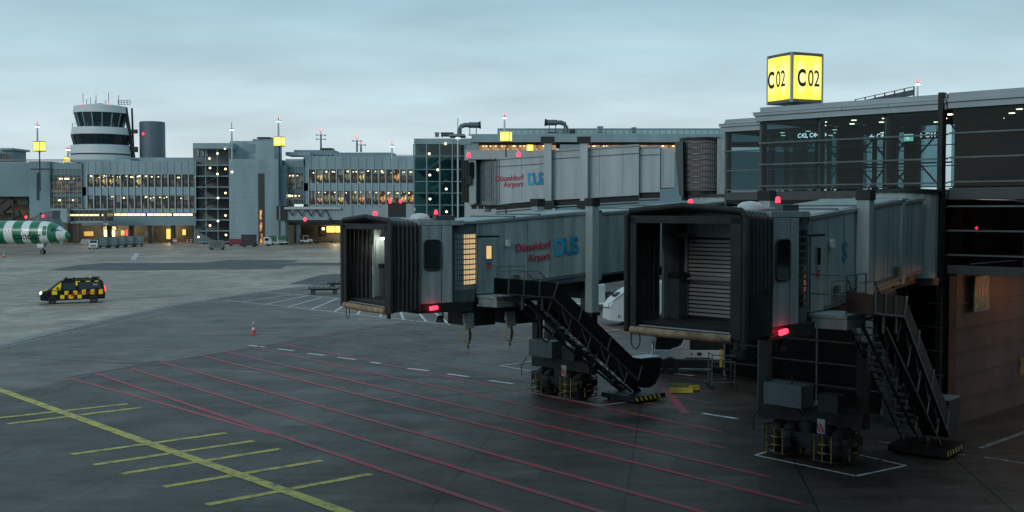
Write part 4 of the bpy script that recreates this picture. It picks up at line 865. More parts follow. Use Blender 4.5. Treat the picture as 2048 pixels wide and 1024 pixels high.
    b = MB(); b.box(x0+.37,-hw-.085,dz+1.33,x0+.61,-hw-.076,dz+1.81,mat('lit door pane',(.6,.45,.2),.3,0,0,emit=(1,.62,.25),es=.75) if lit else GLASSDK); b.build('window_pane', o)
    b = MB(); b.box(x0+.40,-hw-.062,dz+.98,x0+.62,-hw-.052,dz+1.18,REDP); b.box(x0+.36,-hw-.062,dz+1.19,x0+.66,-hw-.052,dz+1.25,BLUTXT); b.build('notice', o)
    b = MB(); b.tube([(x0+.72,-hw-.12,dz+.98),(x0+.86,-hw-.12,dz+.98)],.018,PALEMET,8); b.tube([(x0+.86,-hw-.12,dz+.98),(x0+.86,-hw-.05,dz+.98)],.018,PALEMET,8); b.build('handle', o)
    b = MB(); b.box(x0-.05,-hw-.03,dz+2.14,x0+1.05,-hw-.012,dz+2.2,DKMET); b.prism([(x0+1.45+x,dz+1.9+z) for x,z in rrect(.17,.26,.05)],-hw-.14,-hw-.03,WHITEP); b.build('bulkhead_lamp', T)
    b = MB(); b.box(.9,-hw-1.15,dz-.12,2.35,-hw-.05,dz-.02,PANEL2); b.box(.92,-hw-1.14,dz-.42,2.33,-hw-.1,dz-.13,PANEL); b.build('landing', T, .01)
    b = MB(); yy = -hw-1.12; pr = .022
    for x in (.92,1.62,2.33): b.tube([(x,yy,dz),(x,yy,dz+1.08)],pr,MIDMET,6)
    for z in (.55,1.08): b.tube([(.92,-hw-.1,dz+z),(.92,yy,dz+z),(2.33,yy,dz+z)],pr,MIDMET,6)
    b.build('landing_rail', T)
    # equipment boxes with coiled leads under the cab
    for (bx, by, tn) in (((.62,-1.35,.0),(2.3,-hw-.4,1.)) if lit else ()):
        b = MB(); b.box(bx,by-.15,zb0-1.05,bx+1.15,by+1.3,zb0-.42,DKMET); o = b.build('equipment_box', T, .01)
        b = MB(); b.box(bx-.45,by-.25,zb0-.86,bx+.0,by-.14,zb0-.55,PANEL2); b.box(bx-.42,by-.25,zb0-1.1,bx+.02,by-.15,zb0-.88,PALEMET); b.build('junction_box', o)
        b = MB(); cx_, cz_ = bx-.3, zb0-1.38
        for k in range(2): b.tube([(cx_-.12*0+(.20+.01*k)*math.cos(R(a)), by-.2-.03*k, cz_+(.24+.01*k)*math.sin(R(a))) for a in range(0,360,20)],.016,mat('yellow lead',(.42,.30,.04),.5,0,0),5,True)
        b.tube([(cx_+.14,by-.2,zb0-1.0),(cx_+.16,by-.2,cz_),(cx_+.10,by-.2,cz_-.30)],.045,RUBBER,8); b.tube([(cx_+.06,by-.2,cz_-.25),(cx_+.06,by-.2,cz_-.75)],.008,RUBBER,4); b.tube([(cx_+.06,by-.2,cz_-.34),(cx_+.07,by-.2,cz_-.46)],.035,RUBBER,6); b.build('coiled_lead', o)
    # lift columns and carriage
    zz = zt(kcol)
    for s_ in (-1,1):
        b = MB(); y = s_*coloff; b.box(kcol-.20,y-.20,zb(kcol)-1.3,kcol+.20,y+.20,zz+.30,PANEL2); o = b.build('lift_column', T, .012)
        b = MB(); b.box(kcol-.23,y-.23,zz+.30,kcol+.23,y+.23,zz+.62,DKMET); b.build('column_cap', o, .01)
        b = MB(); b.box(kcol-.16,y-.16,1.1,kcol+.16,y+.16,zb(kcol)-1.3,DKMET); b.box(kcol-.24,y-.24,zb(kcol)-1.42,kcol+.24,y+.24,zb(kcol)-1.28,DKMET); b.build('column_sleeve', o)
    b = MB(); b.box(kcol-.14,-coloff,zb(kcol)-.75,kcol+.14,coloff,zb(kcol)-.36,DKMET); b.box(kcol-.25,-coloff-.1,1.15,kcol+.25,coloff+.1,1.65,DKMET); b.build('lift_frame', T)
    CR = Matrix.Translation((kcol,0,0)) @ Matrix.Rotation(R(car_rot), 4, 'Z'); cg = bpy.data.objects.new('wheel_carriage', None); COL.objects.link(cg); cg.parent = T; cg.matrix_basis = CR
    b = MB(); b.tube([(0,0,.8),(0,0,1.2)],.42,DKMET,20); b.box(-.45,-1.5,.55,.45,1.5,.85,DKMET); b.box(-.3,-.5,.35,.3,.5,.56,DKMET); b.build('axle_beam', cg)
    for y in (-1.12,-.62,.62,1.12): wheel(cg, (0,y,.56), .56, .36)
    b = MB()
    for cy_ in (-.87,.87):
        for z in (.14,.40,.66,.92): hoops(b, 0, cy_, 1.55, 1.22, z, DKMET, YEL)
    b.build('wheel_guard', cg)
    b = MB()
    for cy_ in (-.87,.87):
        for (x,y) in ((-.77,-.3),(-.77,.3),(.77,-.3),(.77,.3),(.25,-.61),(-.25,-.61),(-.25,.61),(-.79,0)): b.box(x-.014,cy_+y-.014,.12,x+.014,cy_+y+.014,.94,YELD)
        for z in (.40,.66): b.box(-.12,cy_-.66,z-.022,.12,cy_-.635,z+.022,YELD); b.box(-.82,cy_-.12,z-.022,-.80,cy_+.12,z+.022,YELD)
    b.build('guard_stripe', cg)
    b = MB(); b.box(-.85,-.15,1.66,-.2,1.25,2.35,MIDMET); b.box(-.8,-1.4,1.66,-.3,-.7,2.2,DKMET); b.box(-.86,-1.0,1.0,-.82,-.72,1.45,PALEMET); b.build('drive_box', cg, .01)
    b = MB(); b.prism([(-.99,1.05),(-.92,1.05),(-.80,1.3),(-.87,1.3)],-.875,-.862,REDP,'x'); b.prism([(-.86,1.05),(-.80,1.05),(-.74,1.2),(-.74,1.3)],-.875,-.862,REDP,'x'); b.build('warning_plate', cg)
    b = MB(); b.tube([(-.9,1.3,1.6),(-1.1,1.45,1.2),(-1.0,1.5,.8)],.02,RUBBER,5); b.tube([(-.2,-coloff-.2,2.6),(-.5,-coloff-.5,1.9),(-.3,-coloff-.3,1.3)],.03,RUBBER,6); b.tube([(-.4,.5,2.6),(-.7,.3,1.8),(-.4,.1,1.4)],.03,RUBBER,6); b.build('cable', cg)
    if stair:
        ys = -hw-1.95; xa, xb = .75, 3.0; za = zb0-.05+.30; zl = .95; pan = .56
        SW = MB()
        pts = [(xa,za),(xb,za-.25),(xc,zl),(xc+.01,zl)]
        def side(y, m):
            b = MB()
            for (p, q) in ((pts[0],pts[1]),(pts[1],pts[2])): b.prism([p,q,(q[0]+(.25 if q is pts[2] else .12),q[1]+pan),(p[0]+(.12 if p is pts[1] else 0),p[1]+pan)], y-.02, y+.02, m)
            arc = [(xc,zl),(xc+.35,zl-.32),(xc+.75,zl-.38),(xc+1.1,zl-.25),(xc+1.35,zl+.10),(xc+1.45,zl+.5),(xc+1.45,zl+.78),(xc+.25,zl+.85),(xc+.25,zl+pan)]
            b.prism(arc, y-.02, y+.02, m); return b
        CH = side(ys, BLACKP).build('chute_side', T); side(ys+.75, BLACKP).build('chute_side', T)
        b = MB(); b.bar((xa,ys+.375,za-.02),(xb,ys+.375,za-.27),.75,.04,DKMET); b.bar((xb,ys+.375,za-.27),(xc,ys+.375,zl-.02),.75,.04,DKMET); b.box(xc+.25,ys+.0,zl+.83,xc+1.45,ys+.75,zl+.86,PALEMET)
        b.prism([(xc,zl-.02),(xc+.35,zl-.34),(xc+.75,zl-.40),(xc+1.1,zl-.27),(xc+1.35,zl+.08),(xc+1.32,zl+.12),(xc+1.05,zl-.2),(xc+.75,zl-.34),(xc+.38,zl-.28),(xc,zl+.03)],ys+.03,ys+.72,BLACKP)
        b.build('chute_floor', T)
        b = MB(); b.bar((xb+1.4,ys+.80,za-.27-1.0),(xc+.05,ys+.80,zl+.15),.02,.16,REDP); b.bar((xc-1.6,ys+.80,zl+1.55),(xc+.15,ys+.80,zl+.42),.03,.10,WHITEP); b.build('striped_kerb', T)
        b = MB()
        for (p, q) in ((pts[0],pts[1]),(pts[1],pts[2])): b.bar((p[0],ys-.035,p[1]),(q[0],ys-.035,q[1]),.03,.05,MIDMET); 
        for f_, (p, q) in ((0,(pts[0],pts[1])),(.33,(pts[0],pts[1])),(.68,(pts[0],pts[1])),(.0,(pts[1],pts[2])),(.28,(pts[1],pts[2])),(.62,(pts[1],pts[2])),(1.,(pts[1],pts[2]))):
            x = p[0]+(q[0]-p[0])*f_; z = p[1]+(q[1]-p[1])*f_; b.bar((x,ys-.035,z),(x+(.24 if p is pts[1] else .03),ys-.035,z+pan),.05,.03,MIDMET)
        b.build('chute_rib', CH)
        # stair flight behind the chute
        y0, y1 = ys+.85, ys+1.65; sA = (xb+.1, za-.3); sB = (xc+1.2, .15); nst = 18
        b = MB()
        for y in (y0,y1): b.bar((sA[0],y,sA[1]-.1),(sB[0],y,sB[1]),.05,.24,DKMET)
        for i in range(nst): x = sA[0]+(sB[0]-sA[0])*(i+.5)/nst; z = sA[1]+(sB[1]-sA[1])*(i+.5)/nst; b.box(x-.13,y0+.03,z-.02,x+.13,y1-.03,z+.02,MIDMET)
        b.box(1.9,y0,za-.36,xb+.15,y1,za-.3,DKMET); b.build('stair_flight', T)
        b = MB()
        for y in (y0,y1):
            for o_ in (.55,1.0): b.tube([(xa+1.2,y,za+o_-.28),(xb+.05,y,za+o_-.28),(sB[0]-.3,y,sB[1]+o_+.15),(sB[0]-.1,y,sB[1]+o_*.6)],.02,MIDMET,6)
            for f_ in (0,.2,.4,.6,.8,.98): x = sA[0]+(sB[0]-sA[0])*f_; z = sA[1]+(sB[1]-sA[1])*f_; b.tube([(x,y,z),(x+.12,y,z+1.0)],.02,MIDMET,6)
        b.build('stair_rail', T)
        b = MB(); za2 = za-.9
        for y in (ys+.05,ys+.7):
            b.bar((xa+1.0,y,za-.45),(xc-.3,y,zl-.45),.06,.08,DKMET)
            for i in range(9): f_ = i/9; x = xb+(xc-xb)*f_; z = za-.3+(zl-za+.3)*f_; b.bar((x,y,z),(x+(.28 if i % 2 else -.28),y,z-.62),.035,.035,MIDMET)
        for x, zt_ in ((xa+.7,za-.1),(xa+1.7,za-.2)): b.bar((x,ys,zt_),(x,ys,zt_-.5),.07,.05,MIDMET)
        b.tube([(xb-.4,ys+.3,za-.8),(xb-.35,ys+.3,za-1.7),(xb-.05,ys+.3,za-1.95),(xb+.3,ys+.3,za-1.75),(xb+.35,ys+.3,za-1.3)],.035,RUBBER,8); b.build('support_truss', T)
        b = MB(); bx0, bx1 = xc-.3, xc+1.55; b.box(bx0,ys-.15,.10,bx1,ys+1.7,.30,BLACKP); o = b.build('stair_foot', T)
        b = MB(); n_ = 6
        for i in range(n_): x = bx0+.1+(bx1-bx0-.2)*i/n_; b.prism([(x,.12),(x+.13,.12),(x+.02,.28),(x-.11+.0,.28)],ys-.156,ys-.15,YEL)
        b.build('hazard_stripe', o)
        for x in (bx0+.25,bx1-.3):
            for y in (ys+.1,ys+1.5): wheel(T,(x,y,.16),.16,.10,'castor')
    if txt:
        tx, tz, sc = txt; Sl = Matrix.Rotation(-math.atan(slope), 4, 'Y')
        def put(s_, x, z, size, m, al, off=0., sx=1., dy=.0): text(s_, size, Matrix.Translation((x,-hw-.032-dy,z)) @ Sl @ Matrix.Rotation(R(90),4,'X'), m, 'lettering', TA, .003, off, al, sx)
        put('D\u00fcsseldorf', tx, tz+.02*sc, .40*sc, REDTXT, 'RIGHT', .004*sc, .98); put('Airport', tx, tz-.40*sc, .40*sc, REDTXT, 'RIGHT', .004*sc, .92)
        for i, (ch, m, dx) in enumerate((('D',BLUTXT,0),('U',BLUTXT2,.50),('S',BLUTXT2,.96))): put(ch, tx+.22*sc+dx*sc, tz-.28*sc+slope*(dx+.2), .88*sc, m, 'LEFT', .028*sc, .82, .004*i)
    return T
BR1 = make_bridge('grey bridge with lit cab lamp, airport lettering and black luggage chute', (-2.95,43.0), 42, 32.5, 4.52, .058, 2.74, 1.40, 7.6, 18.2, 6.9, 4.32, 7.40, 4.0, True, True, (4.72,6.28,1.06))
BR2 = make_bridge('nearest dark bridge with its black bellows mouth wide open and a pale roller shutter inside', (6.62,32.0), 52, 45, 4.78, .07, 2.70, 1.40, 8.6, 12.1, 4.6, 4.62, 7.75, 3.75, False, True, None, car_rot=-10, ucan=3.0, rr0=1.35, xc=7.0)
ot = [c for c in BR2.children if c.name.startswith('outer_tunnel')][0]
text('S', .80, Matrix.Translation((3.35,-1.432,6.30)) @ Matrix.Rotation(R(90),4,'X'), BLUTXT2, 'lettering', ot, .003, .024, sx=.82)
# ------------------------------------------------------------------ upper bridge (seen side on, far)
U = thing('passenger_bridge', 'high pale bridge seen side on, with airport lettering and slatted round vestibule', 'passenger bridge', tuple(P(985,420,62.))[:2]+(0,), R(-8), 'grey passenger boarding bridges')
Ui = Matrix.Translation(Vector(tuple(P(985,420,62.))[:2]+(0,))) @ Matrix.Rotation(R(-8),4,'Z')
def ux(px):   # local x where the pixel column meets the bridge axis
    s, c = math.sin(R(-8)), math.cos(R(-8)); o = P(985,420,62.); t_ = (px-1024)/F
    return (t_*o.y-o.x)/(c-t_*s)
def uz(px, py): x = ux(px); return P(px, py, 62.+x*math.sin(R(-8))).z
def sect(name, x0, x1, yt0, yb0, yt1, yb1, hw, m=PANEL3, trim=True):
    a, c = ux(x0), ux(x1); b = MB(); z = [uz(x0,yb0),uz(x1,yb1),uz(x1,yt1),uz(x0,yt0)]
    b.prism([(a,z[0]),(c,z[1]),(c,z[2]),(a,z[3])],-hw,hw,m)
    x = a+.15
    while x < c: f_ = (x-a)/(c-a); b.bar((x,-hw-.002,z[0]+(z[1]-z[0])*f_+.1),(x,-hw-.002,z[3]+(z[2]-z[3])*f_-.1),.02,.012,MIDMET,(1,0,0)); x += 1.22
    o = b.build(name, U, .012)
    if trim:
        b = MB(); b.bar((a,-hw-.02,z[3]),(c,-hw-.02,z[2]),.08,.10,PALEMET); b.bar((a,-hw-.02,z[3]-.42),(c,-hw-.02,z[2]-.42),.03,.03,MIDMET)
        b.bar((a,-hw+.2,z[0]-.16),(c,-hw+.2,z[1]-.16),.14,.28,DKMET); b.bar((a,-hw+.2,z[0]-.40),(c,-hw+.2,z[1]-.40),.2,.06,DKMET); b.build('tunnel_trim', o)
    return o, z, a
oA, zA, aA = sect('outer_tunnel',1000,1104,320,409.5,313,401,1.5)
oB, zB, aB = sect('middle_tunnel',1106,1279,305,401,293.5,391,1.6)
sect('inner_tunnel',1279.5,1320,297,386,295.5,385,1.35); sect('inner_tunnel',1320.5,1348,299,377,298,376,1.2,trim=False)
b = MB()
for px in (1103,1173): a = ux(px); b.box(a-.2,-2.0,6.9,a+.2,-1.62,uz(px,290),PANEL3)
b.build('lift_column', U, .01); b = MB()
for px in (1103,1173): a = ux(px); b.box(a-.35,-2.1,uz(px,290),a+.35,-1.55,uz(px,278),DKMET)
b.build('column_cap', U); b = MB()
for px in (1103,1173): a = ux(px); b.box(a-.35,-2.15,uz(px,417),a+.35,-1.5,uz(px,402),DKMET); b.box(a-.15,-2.0,0,a+.15,-1.7,6.9,DKMET)
b.build('column_sleeve', U); b = MB(); b.box(ux(1103),-.4,0,ux(1103)+.8,.4,7.0,DKMET); b.box(ux(1103)-.2,-1.9,.9,ux(1103)+.2,1.9,1.4,DKMET); b.build('leg_frame', U)
for y in (-1.5,-.9,.9,1.5): wheel(U,(ux(1103),y,.56),.56,.36)
b = MB(); cxa = ux(985); zb_, zt_ = uz(975,410.5), uz(975,322.5); b.lathe([(1.5,zb_),(1.5,zt_)],(ux(1003),0,0),MATS['grey slat'],120,smooth=False,wave=.02); o = b.build('slat_curtain', U)
b = MB()
for i in range(16):
    am = R(188+i*4.6)
    for j in range(9):
        z_ = zb_+.25+(zt_-zb_-.35)*j/9; rr = 1.53; p = [(ux(1003)+rr*math.cos(am+s_*R(1.6)), rr*math.sin(am+s_*R(1.6))) for s_ in (-1,1)]
        b.add([(p[0][0],p[0][1],z_),(p[1][0],p[1][1],z_),(p[1][0],p[1][1],z_+.2),(p[0][0],p[0][1],z_+.2)],[(0,1,2,3)],mat('blue grey pane',(.10,.13,.15),.2,0,0))
b.build('curtain_pane', o, solid=.02)
b = MB(); a0_, a1_ = ux(947), ux(962); b.box(a0_,-1.6,uz(955,408),a1_,1.6,uz(955,322),PANEL); b.box(a0_-.02,-1.7,uz(955,322),ux(1000),1.7,uz(955,318.5),PANEL2); o = b.build('cab', U, .02)
b = MB(); b.prism([(ux(954)+x, uz(955,343)+z) for x,z in rrect(.28,.9,.1)],-1.63,-1.55,GLASSDK); b.prism([(ux(949)+x, uz(955,362)+z) for x,z in rrect(.3,.45,.1)],-1.8,-1.5,RUBBER); b.build('cab_window', o)
b = MB(); b.box(a0_-.35,-1.7,uz(955,405),a0_,1.7,uz(955,325),FABRIC)
for i in range(4): b.box(a0_-.33+.09*i,-1.74,uz(955,405),a0_-.29+.09*i,1.74,uz(955,323),RUBBER)
b.build('canopy', U)
b = MB()
for (px,py) in ((945.5,312),(1043,311)): b.lathe([(.09,0),(.1,.08),(.07,.24),(.01,.28)],(ux(px),-1.2,uz(px,py+5)),REDLAMP,10); b.tube([(ux(px),-1.2,uz(px,py+9)),(ux(px),-1.2,uz(px,py+5))],.06,DKMET,8)
b.build('beacon', U)
b = MB()
for px in (955,968,985,995,1010,1032): b.box(ux(px)-.1,-1.3,uz(px,418),ux(px)+.12,-.9,uz(px,411),DKMET)
b.box(ux(950),-1.4,uz(960,413),ux(1100),1.4,uz(960,409.5),DKMET); b.box(ux(976),-1.2,uz(960,424),ux(986),-.6,uz(960,413),MIDMET); b.build('under_gear', U)
b = MB(); xr = ux(1400); zb_, zt_ = uz(1400,382), uz(1400,281); b.lathe([(1.0,zb_),(1.0,zt_)],(xr,0,0),mat('brown grey slat',(.13,.12,.125),.5,.2,.15,2),96,smooth=False,wave=.03)
for j in range(9): z_ = zb_+(zt_-zb_)*(j+.5)/9; b.lathe([(1.05,z_-.03),(1.05,z_+.03)],(xr,0,0),MIDMET,48)
b.lathe([(1.1,zt_),(1.1,zt_+.12),(.05,zt_+.18)],(xr,0,0),DKMET,40); b.lathe([(.98,zb_),(.98,zb_-.5),(.05,zb_-.5)],(xr,0,0),DKMET,40); b.tube([(xr,0,0),(xr,0,zb_-.5)],.4,PANEL,16); b.build('rotunda', U)
b = MB(); q = xr-1.0; b.prism([(ux(1349),uz(1349,288)),(ux(1364),uz(1364,283)),(ux(1366),uz(1366,395)),(ux(1358),uz(1358,388))],-1.25,1.25,mat('dark green grey flap',(.06,.085,.085),.6,0,.1)); b.box(ux(1432),-.8,uz(1432,395),ux(1452),1.2,uz(1432,279),PANEL); b.build('vestibule_flap', U)
def putU(s_, px, py, size, m, al, off=0., sx=1., dy=0.):
    text(s_, size, Matrix.Translation((ux(px),-1.53-dy,uz(px,py))) @ Matrix.Rotation(-math.atan(.045),4,'Y') @ Matrix.Rotation(R(90),4,'X'), m, 'lettering', oA, .003, off, al, sx)
putU('D\u00fcsseldorf',1054,361,.40,REDTXT,'RIGHT',.004,.86); putU('Airport',1054,373.5,.40,REDTXT,'RIGHT',.004,.86)
for i,(ch,px,m) in enumerate((('D',1062,BLUTXT),('U',1073,BLUTXT2),('S',1083.5,BLUTXT2))): putU(ch,px,370.5-.5*i,.86,m,'LEFT',.028,.74,.004*i)
# ------------------------------------------------------------------ far bridges on the distant terminal
FB = thing('passenger_bridge','distant blue grey gangway with a dark looped hose along its side','passenger bridge',(0,0,0),0,'grey passenger boarding bridges')
Y = 255.; FBP = mat('far gangway paint',(.22,.30,.33),.5,.1,.06,.3)
b = MB(); a = P(574,440,Y); c = P(703,413,Y); b.box(a.x,Y,a.z,c.x,Y+3.2,c.z,FBP); a = P(703,441,Y); c = P(770,415,Y); b.box(a.x,Y-.15,a.z,c.x,Y+3.3,c.z,FBP); b.build('tunnel', FB)
b = MB(); b.bar(tuple(P(569,416.5,Y-.4)),tuple(P(682,416.5,Y-.4)),.5,.45,PALEMET); b.bar(tuple(P(574,442,Y+.5)),tuple(P(703,442,Y+.5)),.4,.5,DKMET); fbox(b,703,416,706,438,Y-.3,.3,FW2); b.build('side_rail', FB)
b = MB(); pts = []
for i in range(0, 61): f_ = i/60; x = 575+f_*84; yy = 418+ (11+4*f_)*(1-abs(math.cos(f_*math.pi*4.5))) if True else 0; pts.append(tuple(P(x,yy+2,Y-.5)))
b.tube(pts,.12,RUBBER,5); b.tube([tuple(P(659,436,Y-.5)),tuple(P(662,444,Y-.5))],.25,RUBBER,5); b.build('looped_hose', FB)
b = MB(); fbox(b,553,412,573,440,Y-.5,4,DKMET); b.box(P(556,0,Y).x,Y-.6,P(0,440,Y).z,P(558,0,Y).x,Y-.5,P(0,413,Y).z,FW2); b.build('cab', FB)
b = MB(); q = P(566,486,Y); b.box(q.x-.5,Y,0,q.x+.5,Y+1,P(566,440,Y).z,FW2); q = P(745,486,Y); b.box(q.x-.5,Y,0,q.x+.5,Y+1,P(745,441,Y).z,DKMET); b.build('support_leg', FB)
b = MB(); fbox(b,775,405,812,434,Y-6,3,DKMET); fbox(b,770,410,776,436,Y-6.1,2.9,FBP); fbox(b,812,408,826,436,Y-6,3,FBP); b.build('canopy', FB)
b = MB()
for (x,y) in ((752,427),(780,403),(801,402.5),(610,439)): q = P(x,y,Y-7); b.lathe([(.02,-.45),(.3,-.2),(.3,.2),(.02,.45)],(q.x,q.y,q.z),REDLAMP,8)
b.build('beacon', FB)
FB2 = thing('passenger_bridge','distant gangway with a row of small lit windows above the airliner nose','passenger bridge',(0,0,0),0,'grey passenger boarding bridges')
b = MB(); fbox(b,101,417,134,445,Y-2,4,FBP); fbox(b,134,420,214,444,Y,4,mat('bronze dark glazing',(.04,.035,.03),.2,0,.2)); fbox(b,134,418,216,420.5,Y-.3,4.6,FBP); fbox(b,134,442,214,445,Y-.2,4.4,FBP); b.build('tunnel', FB2)
for i in range(9):
    b = MB(); x = 135+8.6*i; fbox(b,x,428.5,x+(7.4 if i<7 else 2.4),431.8,Y-.06,.1,STRIPL); b.build('window', FB2)
b = MB(); 
for x in range(138,214,10): fbox(b,x,421,x+.7,443,Y-.12,.1,FW2)
fbox(b,206,443,216,450,Y-.2,2,FBP); fbox(b,120,445,125,486,Y,1,FW2); b.build('window_post', FB2)
b = MB(); a = P(50,447,222.); c = P(104,421,222.); b.prism([(P(38,447,222.).x,a.z-1),(c.x+1,a.z-1),(P(104,440,222.).x,P(0,436,222.).z),(P(98,0,222.).x,c.z),(P(80,0,222.).x,P(0,425,222.).z),(P(53,0,222.).x,P(0,436,222.).z)],222,226,mat('grey canopy fabric',(.10,.14,.16),.7,0,.15,.5)); b.build('canopy', FB2)
b = MB()
for (x,y) in ((52,434.5),(86,432)): q = P(x,y,221.); b.lathe([(.02,-.3),(.22,-.1),(.22,.15),(.02,.3)],(q.x,q.y,q.z),REDLAMP,8)
b.build('beacon', FB2)
b = MB(); fbox(b,79,425,83,429,221.8,.2,DKW); fbox(b,51,425,56,430,Y,.2,DKW); b.build('hatch', FB2)
# ------------------------------------------------------------------ airliner
def airliner():
    nose = P(141,471,201.); T = thing('airliner','green and white striped airliner nose with black lettering parked at the far left','airplane',(nose.x,nose.y,0),R(-9)); zc_ = 3.83
    m = bpy.data.materials.new('green white hoops'); m.use_nodes = True; nt = m.node_tree; bs = nt.nodes['Principled BSDF']; bs.inputs['Roughness'].default_value = .3; bs.inputs['Coat Weight'].default_value = .3
    tc_ = nt.nodes.new('ShaderNodeTexCoord'); sp = nt.nodes.new('ShaderNodeSeparateXYZ'); nt.links.new(tc_.outputs['Object'], sp.inputs[0])
    rp = nt.nodes.new('ShaderNodeMapRange'); rp.inputs['From Min'].default_value = -20; rp.inputs['From Max'].default_value = 0; nt.links.new(sp.outputs['X'], rp.inputs['Value'])
    cr = nt.nodes.new('ShaderNodeValToRGB'); cr.color_ramp.interpolation = 'CONSTANT'; nt.links.new(rp.outputs[0], cr.inputs[0])
    gr, wh = (.006,.15,.075,1), (.62,.66,.66,1)
    # x (m from nose tip) where each hoop starts, tail to nose
    ed = [(-20,wh),(-14.3+1.2,wh),(-13.6,gr),(-11.75,wh),(-10.1,gr),(-8.5,wh),(-6.9,gr),(-5.35,wh),(-3.85,gr),(-2.4,wh),(-1.05,gr)]
    ed = [(-20,gr),(-11.7,wh),(-10.0,gr),(-8.3,wh),(-6.8,gr),(-5.1,wh),(-3.55,gr),(-2.05,wh),(-.75,gr)]
    el = cr.color_ramp.elements; el[0].position = 0; el[0].color = ed[0][1]; el[1].position = (ed[1][0]+20)/20; el[1].color = ed[1][1]
    for x, c_ in ed[2:]: e_ = el.new((x+20)/20); e_.color = c_
    nt.links.new(cr.outputs[0], bs.inputs['Base Color'])
    # fuselage: nose tip at x=0, body to -x; (x, z centre, half height, half width)
    prof = [(0,-.62,.02,.02),(-.12,-.60,.22,.22),(-.4,-.55,.45,.45),(-.9,-.44,.78,.78),(-1.5,-.33,1.08,1.10),(-2.1,-.20,1.38,1.36),(-2.8,-.08,1.64,1.58),(-3.6,-.02,1.84,1.76),(-4.6,0,1.97,1.88),(-6,0,2.05,1.96),(-8,0,2.07,1.975),(-20,0,2.07,1.975),(-30,0,2.07,1.975)]
    n = 40; vs = []; fs = []
    for x, z, hh_, ww_ in prof:
        for j in range(n): t = 2*math.pi*j/n; vs.append((x, ww_*math.cos(t), zc_+z+hh_*math.sin(t)))
    for i in range(len(prof)-1):
        for j in range(n): fs.append((i*n+j,i*n+(j+1)%n,(i+1)*n+(j+1)%n,(i+1)*n+j))
    fs += [tuple(range(n)), tuple(range((len(prof)-1)*n,len(prof)*n))[::-1]]
    b = MB(); b.add(vs, fs, m, True); body = b.build('fuselage', T)
    def onskin(x, z):
        for p, q in zip(prof, prof[1:]):
            if p[0] >= x >= q[0]: f_ = (x-p[0])/(q[0]-p[0]); zz = p[1]+(q[1]-p[1])*f_; h_ = p[2]+(q[2]-p[2])*f_; w_ = p[3]+(q[3]-p[3])*f_; s_ = max(-1,min(1,(z-zz)/h_)); return -w_*math.sqrt(max(0,1-s_*s_))
        return -1.97
    def patch(name, x0, x1, z0, z1, m_, off=.02, nz=4, par=body):
        b = MB(); v_ = []; 
        for j in range(nz+1):
            z = z0+(z1-z0)*j/nz
            for x in (x0,x1): v_.append((x,onskin(x,z)-off,zc_+z))
        b.add(v_, [(2*j,2*j+1,2*j+3,2*j+2) for j in range(nz)], m_); return b.build(name, par, solid=.01)
    CW = mat('cockpit glass',(.02,.03,.035),.1,0,0)
    patch('cockpit_window',-1.75,-1.30,.28,.62,CW); patch('cockpit_window',-2.25,-1.82,.26,.78,CW); patch('cockpit_window',-2.85,-2.32,.24,.82,CW)
    WG = mat('cabin window glass',(.02,.10,.10),.15,0,0)
    for i in range(21):
        x = -6.3-.62*i
        if i in (1,2): continue
        patch('cabin_window',x-.12,x+.12,.26,.58,WG,nz=2)
    patch('door',-4.4,-3.5,-.60,1.28,mat('door white',(.6,.64,.64),.3,0,0),.012,8); patch('door',-4.27,-3.63,-.48,1.14,mat('door green',(.006,.15,.075),.3,0,0),.03,8)
    def skin_text(s_, x, z, size):
        o = text(s_, size, Matrix.Identity(4), mat('black livery lettering',(.012,.016,.016),.4,0,0), 'lettering', body, .001, .02)
        for v in o.data.vertices: X_ = x+v.co.x*.95; Z_ = z+v.co.y; v.co = Vector((X_, onskin(X_, Z_)-.035, zc_+Z_))
    skin_text('condor', -9.8, -1.2, 1.85)
    b = MB(); b.tube([(-5.2,0,2.2),(-5.3,0,.5)],.14,MIDMET,8); b.tube([(-5.6,0,2.2),(-5.3,0,1.0)],.07,MIDMET,6); b.box(-6.1,-.5,1.2,-4.9,-.45,1.9,WHITEP); b.box(-6.1,.45,1.2,-4.9,.5,1.9,WHITEP); g_ = b.build('nose_gear', T)
    for y in (-.25,.25): wheel(g_,(-5.3,y,.40),.40,.22)
    b = MB(); b.lathe([(.01,0),(.05,.3),(.01,.55)],(-6.2,0,zc_+2.05),WHITEP,6); b.build('blade_antenna', T)
    EN = mat('white nacelle',(.6,.63,.64),.3,0,.05,.5); b = MB(); n = 36
    pr = [(.82,0),(.98,.08),(1.12,-.3),(1.2,-1.2),(1.12,-2.6),(.8,-3.6)]; vs = []; ex, ey, ez = -13.45,-5.6,1.95
    for r_, x_ in pr:
        for j in range(n): t = 2*math.pi*j/n; vs.append((ex+x_,ey+r_*math.cos(t),ez+r_*math.sin(t)))
    b.add(vs,[(i*n+j,i*n+(j+1)%n,(i+1)*n+(j+1)%n,(i+1)*n+j) for i in range(5) for j in range(n)],EN,True); en = b.build('engine', T)
    b = MB(); b.tube([(ex-.15,ey,ez),(ex-.1,ey,ez)],.86,DKMET,30); b.tube([(ex+.2,ey,ez),(ex-.15,ey,ez)],[.02,.3],MIDMET,14); b.build('fan', en)
    b = MB(); b.prism([(-14,-1.5),(-20,-1.5),(-24,-16),(-22.5,-16)],2.7,3.0,mat('wing grey',(.35,.37,.38),.4,.2,.05),'z'); b.build('wing', T)
    b = MB(); b.box(-15.5,-5.8,2.6,-14,-5.4,3.1,EN); b.build('pylon', T)
    return T
airliner()
